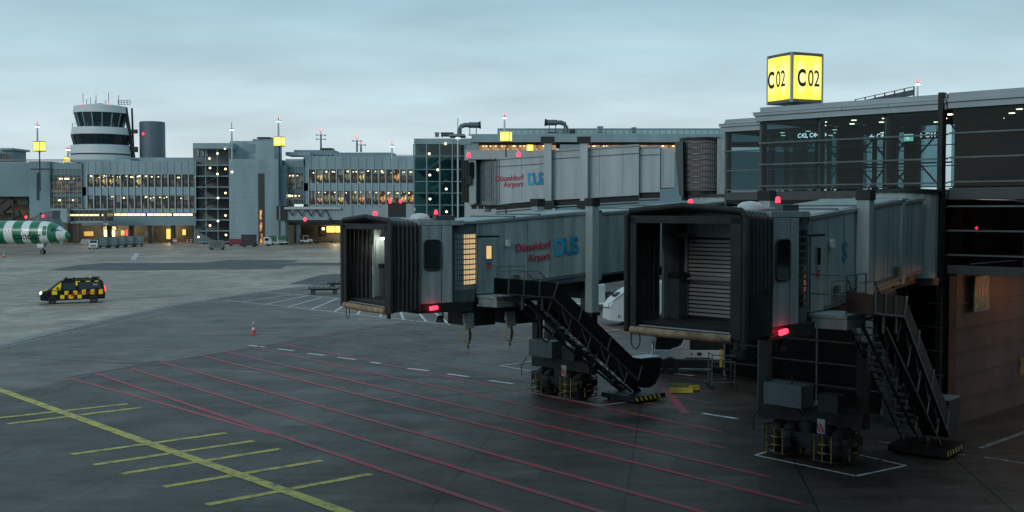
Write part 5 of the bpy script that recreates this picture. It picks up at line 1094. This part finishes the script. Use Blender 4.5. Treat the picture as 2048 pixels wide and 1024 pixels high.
# ------------------------------------------------------------------ vehicles
def van():
    p = G(146,605.5); T = thing('apron_van','black and yellow chequered apron van with lit headlight on the left of the apron','van',(p.x,p.y,0),R(203)); W_ = .95
    # local +x is the front
    VB = mat('van black paint',(.006,.007,.008),.5,0,0,spec=.25); VY = mat('van yellow panels',(.95,.68,.015),.4,0,.05,2)
    prof = [(-2.5,.35),(-2.53,.9),(-2.47,1.25),(-2.36,1.82),(-2.22,1.92),(-1.9,1.96),(.3,1.97),(.75,1.93),(1.05,1.80),(1.75,1.22),(1.9,1.14),(2.38,.98),(2.52,.82),(2.57,.55),(2.52,.32),(2.0,.26)]
    n = len(prof); cx_ = 0; secs = []
    for y, tk, zt_ in ((-W_,.0,0),(-W_+.10,.0,0),(W_-.10,0,0),(W_,0,0)):
        row = []
        for (x,z) in prof:
            yy = y; e = abs(y) > W_-.05
            k = 0 if z < 1.1 else (z-1.1)*.22; yy = y-(k if y > 0 else -k)
            xi = x*(.965 if e else 1); zi = z-(.05 if e and z > .9 else 0); row.append((xi,yy,zi))
        secs.append(row)
    b = MB(); vs = [p_ for r_ in secs for p_ in r_]
    b.add(vs,[(i*n+j,i*n+(j+1)%n,(i+1)*n+(j+1)%n,(i+1)*n+j) for i in range(3) for j in range(n)]+[tuple(range(n)),tuple(range(3*n,4*n))[::-1]],VB,True); body = b.build('body', T, .03, 3)
    def ysd(z): return W_-(0 if z < 1.1 else (z-1.1)*.22)
    def sq(b, x0, x1, z0, z1, m, o=.014, s_=1):
        for sgn in (1,-1): b.add([(x0,sgn*(ysd(z0)+o),z0),(x1,sgn*(ysd(z0)+o),z0),(x1,sgn*(ysd(z1)+o),z1),(x0,sgn*(ysd(z1)+o),z1)],[(0,1,2,3)],m)
    b = MB()   # the visible flank is local +y when facing left: chequers as in the photograph, two rows
    cs = .335; xs = 1.02
    for i in range(11):
        for j, (z0,z1) in enumerate(((.42,.74),(.74,1.08))):
            x1 = xs-cs*i; x0 = x1-cs
            if j == 0 and (x0 < -1.15 and x1 > -2.1): continue
            if (i+j) % 2 == 0 and x0 > -2.42: sq(b, x0+.005, x1-.005, z0+.005, z1-.005, VY)
    for x0 in (-2.35,-1.68,-1.01): sq(b,x0,x0+.33,1.10,1.15,VY)
    sq(b,-.55,-.20,1.80,1.86,VY); sq(b,-.35,-.2,1.50,1.80,VY); sq(b,-1.35,-1.0,1.80,1.87,VY); sq(b,-2.0,-1.7,1.80,1.87,VY); sq(b,1.25,1.65,.78,1.10,VY); sq(b,.92,1.0,.45,.62,VY)
    b.build('chequer_panels', body, solid=.004)
    b = MB()
    for sgn in (1,-1):
        b.add([(.98,sgn*(ysd(1.2)+.016),1.14),(1.62,sgn*(ysd(1.2)+.016),1.16),(1.60,sgn*(ysd(1.24)+.016),1.25),(1.0,sgn*(ysd(1.75)+.016),1.74),(.9,sgn*(ysd(1.75)+.016),1.74)],[(0,1,2,3,4)],VY)
    b.build('pillar_panel', body, solid=.004)
    VG = mat('van side glass',(.012,.02,.02),.08,0,0)
    b = MB(); sq(b,-.18,.78,1.16,1.74,VG,.012); b.build('side_window', body, solid=.004)
    b = MB(); sq(b,-2.2,-.45,1.2,1.76,VG,.010); b.build('rear_side_window', body, solid=.004)
    b = MB(); b.add([(1.72,-.72,1.27),(1.72,.72,1.27),(1.10,.62,1.79),(1.10,-.62,1.79)],[(0,1,2,3)],mat('windscreen glass',(.10,.17,.19),.05,0,0,spec=.8)); b.build('windscreen', body, solid=.02)
    b = MB(); b.add([(1.92,-.78,1.165),(1.92,.78,1.165),(2.38,.70,1.02),(2.38,-.70,1.02)],[(0,1,2,3)],VB); 
    for y in (-.6,-.12,.36): b.add([(1.95,y,1.172),(1.95,y+.26,1.172),(2.36,y+.24,1.045),(2.36,y+.02,1.045)],[(0,1,2,3)],VY)
    b.build('bonnet', body, solid=.006)
    HL = mat('headlight lens',(1,1,.9),.2,0,0,emit=(1,.96,.78),es=7)
    for sgn in (1,-1):
        b = MB(); b.lathe([(.01,-.14),(.13,-.08),(.17,0),(.12,.09),(.01,.12)],(2.40,sgn*.66,.84),HL,12); b.build('headlight', body)
        b = MB(); b.box(-2.56,sgn*.80,.95,-2.49,sgn*.92,1.35,REDLAMP if sgn < 0 else mat('tail lamp',(.7,.02,.03),.3,0,0,emit=(1,.05,.06),es=3)); b.build('tail_light', body)
        b = MB(); b.box(1.15,sgn*.98,1.18,1.28,sgn*1.18,1.42,RUBBER); b.build('mirror', body, .02)
    b = MB(); b.box(2.53,-.55,.62,2.58,.55,.80,DKMET); b.box(2.575,-.26,.45,2.60,.26,.56,WHITEP); b.box(2.585,-.08,.66,2.6,.08,.76,PALEMET); b.build('grille', body)
    for x in (-1.62,1.62):
        for sgn in (1,-1): wheel(T,(x,sgn*(W_-.10),.33),.33,.22)
    b = MB(); 
    for x in (.45,-1.9): b.bar((x,-.62,2.02),(x,.62,2.02),.07,.07,DKMET); 
    b.box(-1.9,-.55,2.0,.45,-.48,2.06,DKMET); b.box(-1.9,.48,2.0,.45,.55,2.06,DKMET); b.box(.0,-.6,2.0,.7,.6,2.08,DKMET); b.box(-2.1,-.35,2.02,-1.55,.35,2.16,DKMET); b.build('roof_rack', T)
    b = MB(); 
    for (x,y) in ((.5,.4),(-.1,.4),(-1.2,.4)): b.tube([(x,y,2.05),(x,y,2.2)],.06,DKMET,8)
    b.build('roof_lamp', T); b = MB(); b.lathe([(.10,0),(.09,.12),(.02,.17)],(-1.35,.1,2.06),WHITEP,12); b.build('roof_dome', T)
    m_ = Matrix.Translation((.62,W_+.025,.42)) @ Matrix.Rotation(R(180),4,'Z') @ Matrix.Rotation(R(90),4,'X'); text('14', .78, m_, REDP, 'lettering', body, .002, .005, sx=1.05)
    m_ = Matrix.Translation((-.32,W_+.025,.80)) @ Matrix.Rotation(R(180),4,'Z') @ Matrix.Rotation(R(90),4,'X'); text('APRON SERVICE', .27, m_, REDP, 'lettering', body, .002, .004, sx=.78)
    m_ = Matrix.Translation((-1.55,ysd(1.5)+.03,1.5)) @ Matrix.Rotation(R(180),4,'Z') @ Matrix.Rotation(R(90-12),4,'X'); text('DUS', .18, m_, WHITEP, 'lettering', body, .002, .004)
    return T
van()
def cone(label, px, py, h=.75):
    p = G(px,py); t = thing('traffic_cone', label, 'traffic cone', p, random.uniform(0,1), 'red and white traffic cones'); s = h/.75
    b = MB(); b.prism(rrect(.40*s,.40*s,.05*s),0,.035*s,ORANGE,'z'); b.build('base', t)
    b = MB(); pr = [(.15,.035),(.105,.25),(.075,.42),(.045,.60),(.022,.74),(.015,.75)]; cols = [REDP,WHITEP,REDP,WHITEP,REDP]
    for (p0,p1),c_ in zip(zip(pr,pr[1:]),cols): b.lathe([(p0[0]*s,p0[1]*s),(p1[0]*s,p1[1]*s)],(0,0,0),c_,20)
    b.build('striped_body', t)
cone('red and white cone alone on the open apron concrete',507,668,.78); cone('taller of two cones beside the white tow tractor',1305,722,.8); cone('smaller cone of the pair, standing closer to the white tow tractor',1320,724,.62)
cone('tiny cone under the striped airliner engine',8,515,1.0); cone('tiny low cone ahead of the airliner nose',146,508,.7)
def dolly(label, px, py, rz, L_=2.9, load=None, m=DKMET, wd=1.5, group='flat baggage dollies'):
    p = G(px,py); t = thing('baggage_dolly', label, 'dolly', p, rz, group)
    b = MB(); b.box(-L_/2,-wd/2,.42,L_/2,wd/2,.50,m); b.box(-L_/2,-wd/2,.50,L_/2,-wd/2+.06,.56,MIDMET); b.box(-L_/2,wd/2-.06,.50,L_/2,wd/2,.56,MIDMET); b.box(-L_/2,-wd/2+.061,.50,-L_/2+.06,wd/2-.061,.62,MIDMET)
    for i in range(6): x = -L_/2+.3+i*(L_-.6)/5; b.tube([(x,-wd/2+.08,.52),(x,wd/2-.08,.52)],.035,PALEMET,6)
    b.build('deck', t)
    b = MB(); b.box(-L_/2+.2,-.1,.3,L_/2-.2,.1,.42,DKMET); b.build('chassis', t)
    for x in (-L_/2+.45,L_/2-.45):
        for y in (-wd/2+.12,wd/2-.12): wheel(t,(x,y,.2),.2,.12)
    b = MB(); b.tube([(-L_/2,0,.35),(-L_/2-.7,0,.30)],.03,DKMET,6); b.build('tow_bar', t)
    return t
dolly('empty flat dolly nearest the open bellows on the left',648,587,R(8)); dolly('second empty dolly behind the first, beside the bellows',690,575,R(5),3.4)
dolly('flat wooden topped dolly in front of the amber doorway',648,486,R(-3),4.5,m=BROWN,group='flat baggage dollies'); dolly('flat dolly at the right end of the amber doorway row',680,487,R(2),3.2,m=BROWN)
CONT = mat('container grey',(.16,.20,.21),.4,.5,.2,1)
def container(label, px, py, rz, m=CONT, L_=2.6, hh_=1.65, curtain_m=None, group='baggage containers on trailers'):
    p = G(px,py); t = thing('baggage_container', label, 'baggage container', (p.x,p.y,0), rz, group); wd = 1.6
    b = MB(); b.prism([(-L_/2+.25,.45),(L_/2-.25,.45),(L_/2,.8),(L_/2,hh_+.45),(-L_/2,hh_+.45),(-L_/2,.8)],-wd/2,wd/2,m); o = b.build('shell', t, .02)
    b = MB(); b.box(-L_/2+.35,-wd/2-.02,.62,L_/2-.35,-wd/2-.002,hh_+.3,curtain_m or mat('silver curtain',(.26,.32,.34),.35,.3,.2,2)); b.build('door_curtain', o)
    b = MB(); b.box(-L_/2-.1,-wd/2,.34,L_/2+.1,wd/2,.44,DKMET); b.build('trailer', t)
    for x in (-L_/2+.4,L_/2-.4):
        for y in (-wd/2+.1,wd/2-.1): wheel(t,(x,y,.2),.2,.12)
    return t
for i, (x, y, l) in enumerate(((207,496,'grey container directly behind the small white van'),(226,495.5,'second container of the train with a pale silver curtain'),(243,494.5,'third container of the train'),(259,493.5,'fourth container of the train, darker at its end'),(277,493,'last container of the train, at the undercroft end'))):
    container(l, x, y, R(14), L_=2.1, hh_=1.75)
container('small grey tilt sided container trailer in the middle of the far apron',434,499.5,R(2),L_=2.9,hh_=1.35,curtain_m=mat('dull green curtain',(.07,.10,.095),.6,0,.2))
container('dark red covered trailer behind the grey tilt sided one',472,492,R(0),mat('dark red tarp',(.16,.02,.03),.6,0,.2),3.0,1.1,mat('dark red tarp',(.16,.02,.03)))
container('tall dark covered trailer in front of the grey shaft',498,494,R(0),mat('charcoal tarp',(.03,.03,.032),.7,0,.2),2.9,2.2,MATS['charcoal tarp'])
def small_vehicle(label, px, py, rz, kind, name='service_vehicle', cat='vehicle', group=None):
    p = G(px,py); t = thing(name, label, cat, (p.x,p.y,0), rz, group)
    if kind == 'minivan':   # seen from the front, local +x front
        b = MB(); b.prism([(-2.1,.3),(-2.15,1.1),(-1.95,1.75),(.6,1.8),(1.25,1.2),(1.9,1.0),(2.0,.4),(1.9,.28)],-.82,.82,WHITEP); o = b.build('body', t, .12, 3)
        b = MB(); b.add([(1.22,-.68,1.25),(1.22,.68,1.25),(.68,.62,1.72),(.68,-.62,1.72)],[(0,1,2,3)],GLASSDK); b.build('windscreen', o, solid=.03)
        b = MB(); b.box(1.95,-.5,.62,2.02,.5,.82,DKMET); b.box(2.0,-.25,.4,2.03,.25,.5,WHITEP); b.build('grille', o)
        b = MB(); 
        for s_ in (-1,1): b.box(-1.8,s_*.80,1.15,.5,s_*.835,1.6,GLASSDK)
        b.build('side_window', o)
        for x in (-1.4,1.35):
            for y in (-.75,.75): wheel(t,(x,y,.3),.3,.2)
    if kind == 'tractor':
        b = MB(); b.box(-1.4,-.7,.35,1.4,.7,.85,WHITEP); b.box(.4,-.65,.85,1.35,.65,1.05,WHITEP); b.build('body', t, .05)
        b = MB(); b.box(-.75,-.65,1.75,.45,.65,1.85,WHITEP)
        for (x,y) in ((-.7,-.6),(-.7,.6),(.35,-.6),(.35,.6)): b.box(x-.04,y-.04,.85,x+.04,y+.04,1.75,WHITEP)
        b.build('cab_frame', t); b = MB(); b.box(-.6,-.5,.86,.0,.5,1.0,RUBBER); b.box(-.65,-.5,1.0,-.5,.5,1.4,RUBBER); b.build('seat', t)
        for x in (-.9,.9):
            for y in (-.65,.65): wheel(t,(x,y,.3),.3,.2)
    if kind == 'greentruck':
        b = MB(); b.box(-2.1,-1,.55,2.1,1,.75,WHITEP); b.build('flatbed', t); b = MB(); b.box(-2.0,-.95,.76,2.0,.95,2.05,mat('dark green tarp',(.012,.10,.06),.6,0,.15)); b.build('tarp', t, .08)
        b = MB(); b.box(-.1,-1.03,.76,.05,-.96,2.1,WHITEP); b.bar((.1,-1.02,1.1),(1.9,-1.02,.85),.05,.08,WHITEP); b.build('stanchion', t)
        for x in (-1.5,1.5):
            for y in (-.85,.85): wheel(t,(x,y,.32),.32,.22)
    if kind == 'cabtruck':
        b = MB(); b.prism([(-.8,.4),(-.8,1.9),(.4,1.9),(.75,1.1),(.8,.4)],-.85,.85,WHITEP); o = b.build('cab', t, .06)
        b = MB(); b.box(-.5,-.88,1.15,.35,-.855,1.7,GLASSDK); b.build('side_window', o)
        b = MB(); b.box(-3.2,-.8,.45,-.82,.8,.7,BROWN); b.box(-2.7,-.7,.7,-2.3,.7,1.1,WHITEP); b.build('load_bed', t)
        for x in (-2.6,.1):
            for y in (-.75,.75): wheel(t,(x,y,.32),.32,.22)
    return t
small_vehicle('small white van facing us at the head of the container train',187,498,R(-71),'minivan','minivan','van')
small_vehicle('small open white tractor under the distant gangway',613,487,R(10),'tractor','baggage_tractor','tractor')
small_vehicle('white tractor half hidden behind the open bellows',697,486,R(150),'tractor','baggage_tractor','tractor')
small_vehicle('flatbed with a dark green tarp beside the white cab truck',557,490,R(0),'greentruck','flatbed_truck','truck')
small_vehicle('white cab truck with a low brown bed, left of the green tarp',536,492,R(0),'cabtruck','flatbed_truck','truck')
def bollard(label, px, py):
    p = G(px,py); t = thing('striped_bollard', label, 'bollard', p, 0, 'striped bollards by the undercroft')
    b = MB(); 
    for i in range(6): b.tube([(0,0,.25*i),(0,0,.25*i+.25)],.12,WHITEP if i % 2 else REDP,10)
    b.build('pole', t); b = MB(); b.lathe([(.25,0),(.22,.05),(.12,.07)],(0,0,0),DKMET,12); b.build('foot', t)
bollard('left one of two red and white bollards by the stair block',375,493); bollard('right one of two red and white bollards by the stair block',382,491.5)
def barrier(label, px, py, w_, h_, diag):
    p = G(px,py); t = thing('striped_barrier', label, 'barrier', (p.x,p.y,0), 0, 'striped red and white barriers')
    b = MB(); b.box(-w_/2,-.05,.2,w_/2,.05,h_,WHITEP if not diag else DKW); o = b.build('board', t); b = MB()
    if diag:
        n_ = 6
        for i in range(n_): x = -w_/2+w_*i/n_; b.prism([(x,.22),(x+.18,.22),(x+.62,h_-.02),(x+.44,h_-.02)],-.06,-.051,WHITEP)
    else:
        for i in range(2): b.box(-w_/2+.01,-.06,.3+.55*i,w_/2-.01,-.051,.55+.55*i,REDP)
    b.build('stripes', o); b = MB()
    for x in (-w_/2+.1,w_/2-.1): b.box(x-.04,-.3,0,x+.04,.3,.2,DKMET)
    b.build('foot', t)
barrier('long diagonal striped barrier beside the airliner nose',169,489,2.0,1.25,True); barrier('small horizontal striped board left of the bollards',350,487,.95,1.15,False)
# belt loader numbered 13
p = G(1240,648); T = thing('belt_loader','white belt loader numbered 13 partly behind the nearest bellows','belt loader',(p.x,p.y,0),R(10))
b = MB(); b.prism([(-1.0,.35),(-.98,1.25),(-.6,1.75),(.1,2.3),(1.3,2.9),(3.6,2.9),(3.6,.5),(.95,.5),(.85,.9),(.7,1.15),(.3,1.15),(.12,.9),(.05,.25),(-.3,.25)],-.9,.9,WHITEP); o = b.build('body', T, .03)
b = MB(); b.bar((-1.05,-.95,1.45),(1.3,-.95,3.15),.04,.04,PALEMET); b.bar((-1.05,-.95,1.2),(-1.05,-.95,1.5),.05,.05,PALEMET); b.bar((-1.6,-.8,1.2),(-1.0,-.8,1.2),.06,.06,DKMET); b.bar((.9,-.93,1.75),(.9,-.93,2.6),.18,.06,RUBBER); b.build('hand_rail', T)
text('13', .42, Matrix.Translation((.22,-.92,1.5)) @ Matrix.Rotation(R(90),4,'X') @ Matrix.Rotation(R(18),4,'Z'), SIGNBLK, 'lettering', o, .004, .004)
text('21', .30, Matrix.Translation((-.42,-.92,.5)) @ Matrix.Rotation(R(90),4,'X'), DKMET, 'lettering', o, .004, .002)
for x in (.5,3.0):
    for y in (-.75,.75): wheel(T,(x,y,.5),.5,.3)
b = MB(); b.bar((-.5,0,1.95),(2.8,0,3.2),.8,.12,RUBBER); b.build('belt', T)
# ground power cart
p = G(1168,618); T = thing('ground_power_cart','pale grey power cart on low wheels under the lettered bridge','power cart',(p.x,p.y,0),R(-4))
b = MB(); b.box(-1.6,-.7,.55,.3,.7,1.35,PANEL2); b.box(.301,-.65,.55,.95,.65,1.15,WHITEP); b.box(.9,-.7,.40,1.65,.7,1.95,PANEL2); b.box(-1.7,-.75,.42,1.7,.75,.54,WHITEP); b.build('housing', T, .03)
b = MB(); b.tube([(-1.55,-.6,1.35),(-1.55,-.6,2.0)],.05,DKMET,8); b.tube([(-1.5,-.6,1.4),(-.2,-.6,1.4),(-.2,-.6,.6)],.03,RUBBER,6); b.box(-.1,-.72,.75,.25,-.702,1.1,DKMET); b.lathe([(.12,0),(.02,.25)],(.75,-.3,1.15),DKMET,10); b.build('hose_post', T)
for x in (-1.2,1.2):
    for y in (-.6,.6): wheel(T,(x,y,.28),.28,.18)
p = G(1095,600); T = thing('ground_power_cart','small pale cabinet trailer just left of the power cart','power cart',(p.x,p.y,0),R(5))
b = MB(); b.box(-.6,-.5,.4,.7,.5,1.5,PANEL2); b.build('housing', T, .03); b = MB(); b.box(-.5,-.52,.55,.6,-.502,.9,DKMET); b.build('vent', T)
for x in (-.4,.5):
    for y in (-.45,.45): wheel(T,(x,y,.22),.22,.14)
p = G(1250,592); dolly('dark dolly far behind the white belt loader',1245,594,R(4),3.6)
# tow tractor under the nearest bridge
p = G(1392,742); T = thing('tow_tractor','low white aircraft tow tractor with black glazed cab beneath the nearest bridge mouth','tow tractor',(p.x,p.y,0),R(-4))
b = MB(); b.box(-2.1,-1.1,.70,2.6,1.1,1.15,WHITEP); b.box(-2.08,-1.08,.28,2.58,1.08,.69,DKMET); b.prism([(-1.35,1.15),(-.8,1.35),(-.55,1.95),(-.38,1.95),(-.38,1.15)],-1.09,1.09,WHITEP); b.build('body', T, .04)
b = MB(); b.prism([(-2.05,1.15),(-1.95,1.9),(-.62,1.9),(-.9,1.4),(-1.3,1.16)],-1.0,1.0,GLASSDK); b.box(-.37,-1.05,1.16,1.2,1.05,1.9,DKMET); b.build('cab', T, .03)
b = MB(); b.box(-2.1,-1.0,1.9,-.3,1.0,1.98,WHITEP); b.box(1.2,-.9,1.5,2.4,.9,1.95,PANEL2); b.build('roof', T, .02)
b = MB(); b.box(-1.0+.4,-1.13,.75,.6,-1.105,.80,DKMET); b.box(-.35,-1.13,.93,-.28,-1.105,1.0,DKMET); b.box(-.05,-1.13,.9,.15,-1.105,1.04,DKMET); b.box(1.0,-1.14,.3,1.12,-1.11,1.2,YEL); b.box(1.2,-1.14,.5,1.27,-1.11,1.2,YEL); b.build('side_marking', T)
b = MB(); b.tube([(-2.12,-1.0,.4),(-2.12,-1.0,1.6)],.03,MIDMET,6); b.box(.3,-1.2,1.62,.5,-1.06,1.75,WHITEP); b.build('mirror_post', T)
for x in (-1.3,1.7):
    for y in (-.95,.95): wheel(T,(x,y,.42),.42,.3)
# yellow chocks
CH = None
for i,(x,y,rz,l) in enumerate(((1362,785,2,'front yellow chock block on the ground beside the luggage chute end'),(1360,776,-3,'dirtier olive chock block behind the front one'),(1388,780,40,'short yellow chock set across the end of the other two'))):
    p = G(x,y); t = thing('wheel_chock', l, 'wheel chock', (p.x,p.y,0), R(rz), 'yellow wheel chocks'); L_ = 1.0 if i < 2 else .55
    b = MB(); b.prism([(-.14,0),(.14,0),(.06,.20),(-.06,.20)],-L_/2,L_/2,YEL if i != 1 else mat('olive paint',(.16,.13,.03),.6,0,.3),'x'); b.build('block', t, .015)
    b = MB(); b.tube([(L_/2,0,.12),(L_/2+.12,.05,.03),(L_/2+.3,.1,.02)],.015,RUBBER,6); b.build('rope', t)
# tool trolley and service stand in the dark
def trolley(label, px, py, rz):
    p = G(px,py); t = thing('frame_trolley', label, 'trolley', (p.x,p.y,0), rz)
    b = MB()
    for x in (-.5,.5):
        for y in (-.35,.35): b.tube([(x,y,.12),(x,y,1.55 if x < 0 else 1.2)],.025,MIDMET,6)
    b.tube([(-.7,-.35,1.62),(-.5,-.35,1.5),(.5,-.35,1.45)],.025,MIDMET,6)
    for z in (.3,1.2): 
        for y in (-.35,.35): b.tube([(-.5,y,z),(.5,y,z)],.02,MIDMET,6)
    b.build('frame', t); b = MB(); b.bar((-.48,0,1.0),(.48,0,.75),.66,.04,DKMET); b.bar((-.48,0,.65),(.48,0,.4),.66,.04,DKMET); b.build('shelf', t)
    for x in (-.5,.5):
        for y in (-.35,.35): wheel(t,(x,y,.09),.09,.05,'castor')
trolley('dark steel frame trolley standing behind the nearest bridge wheels', 1443, 776, R(3))
# ------------------------------------------------------------------ building the photograph is taken from (behind the camera), plus an added wing for shade
HB = mat('concourse cladding',(.06,.065,.07),.7,0,.1,.2)
t = thing('concourse_building','dark concourse block behind the viewpoint with an unseen wing added for shade','building',(0,0,0))
b = MB(); b.box(-34,-40,0,60,-1.5,22,HB); b.box(14.5,-1.49,0,60,21,24,HB); b.build('wall', t)  # raised height and close right block keep skylight off the near bridge
b = MB(); b.box(-35,-41,22,61,.5,22.8,FASC); b.box(13.8,.501,24,61,21.5,24.8,FASC); b.build('roof', t)
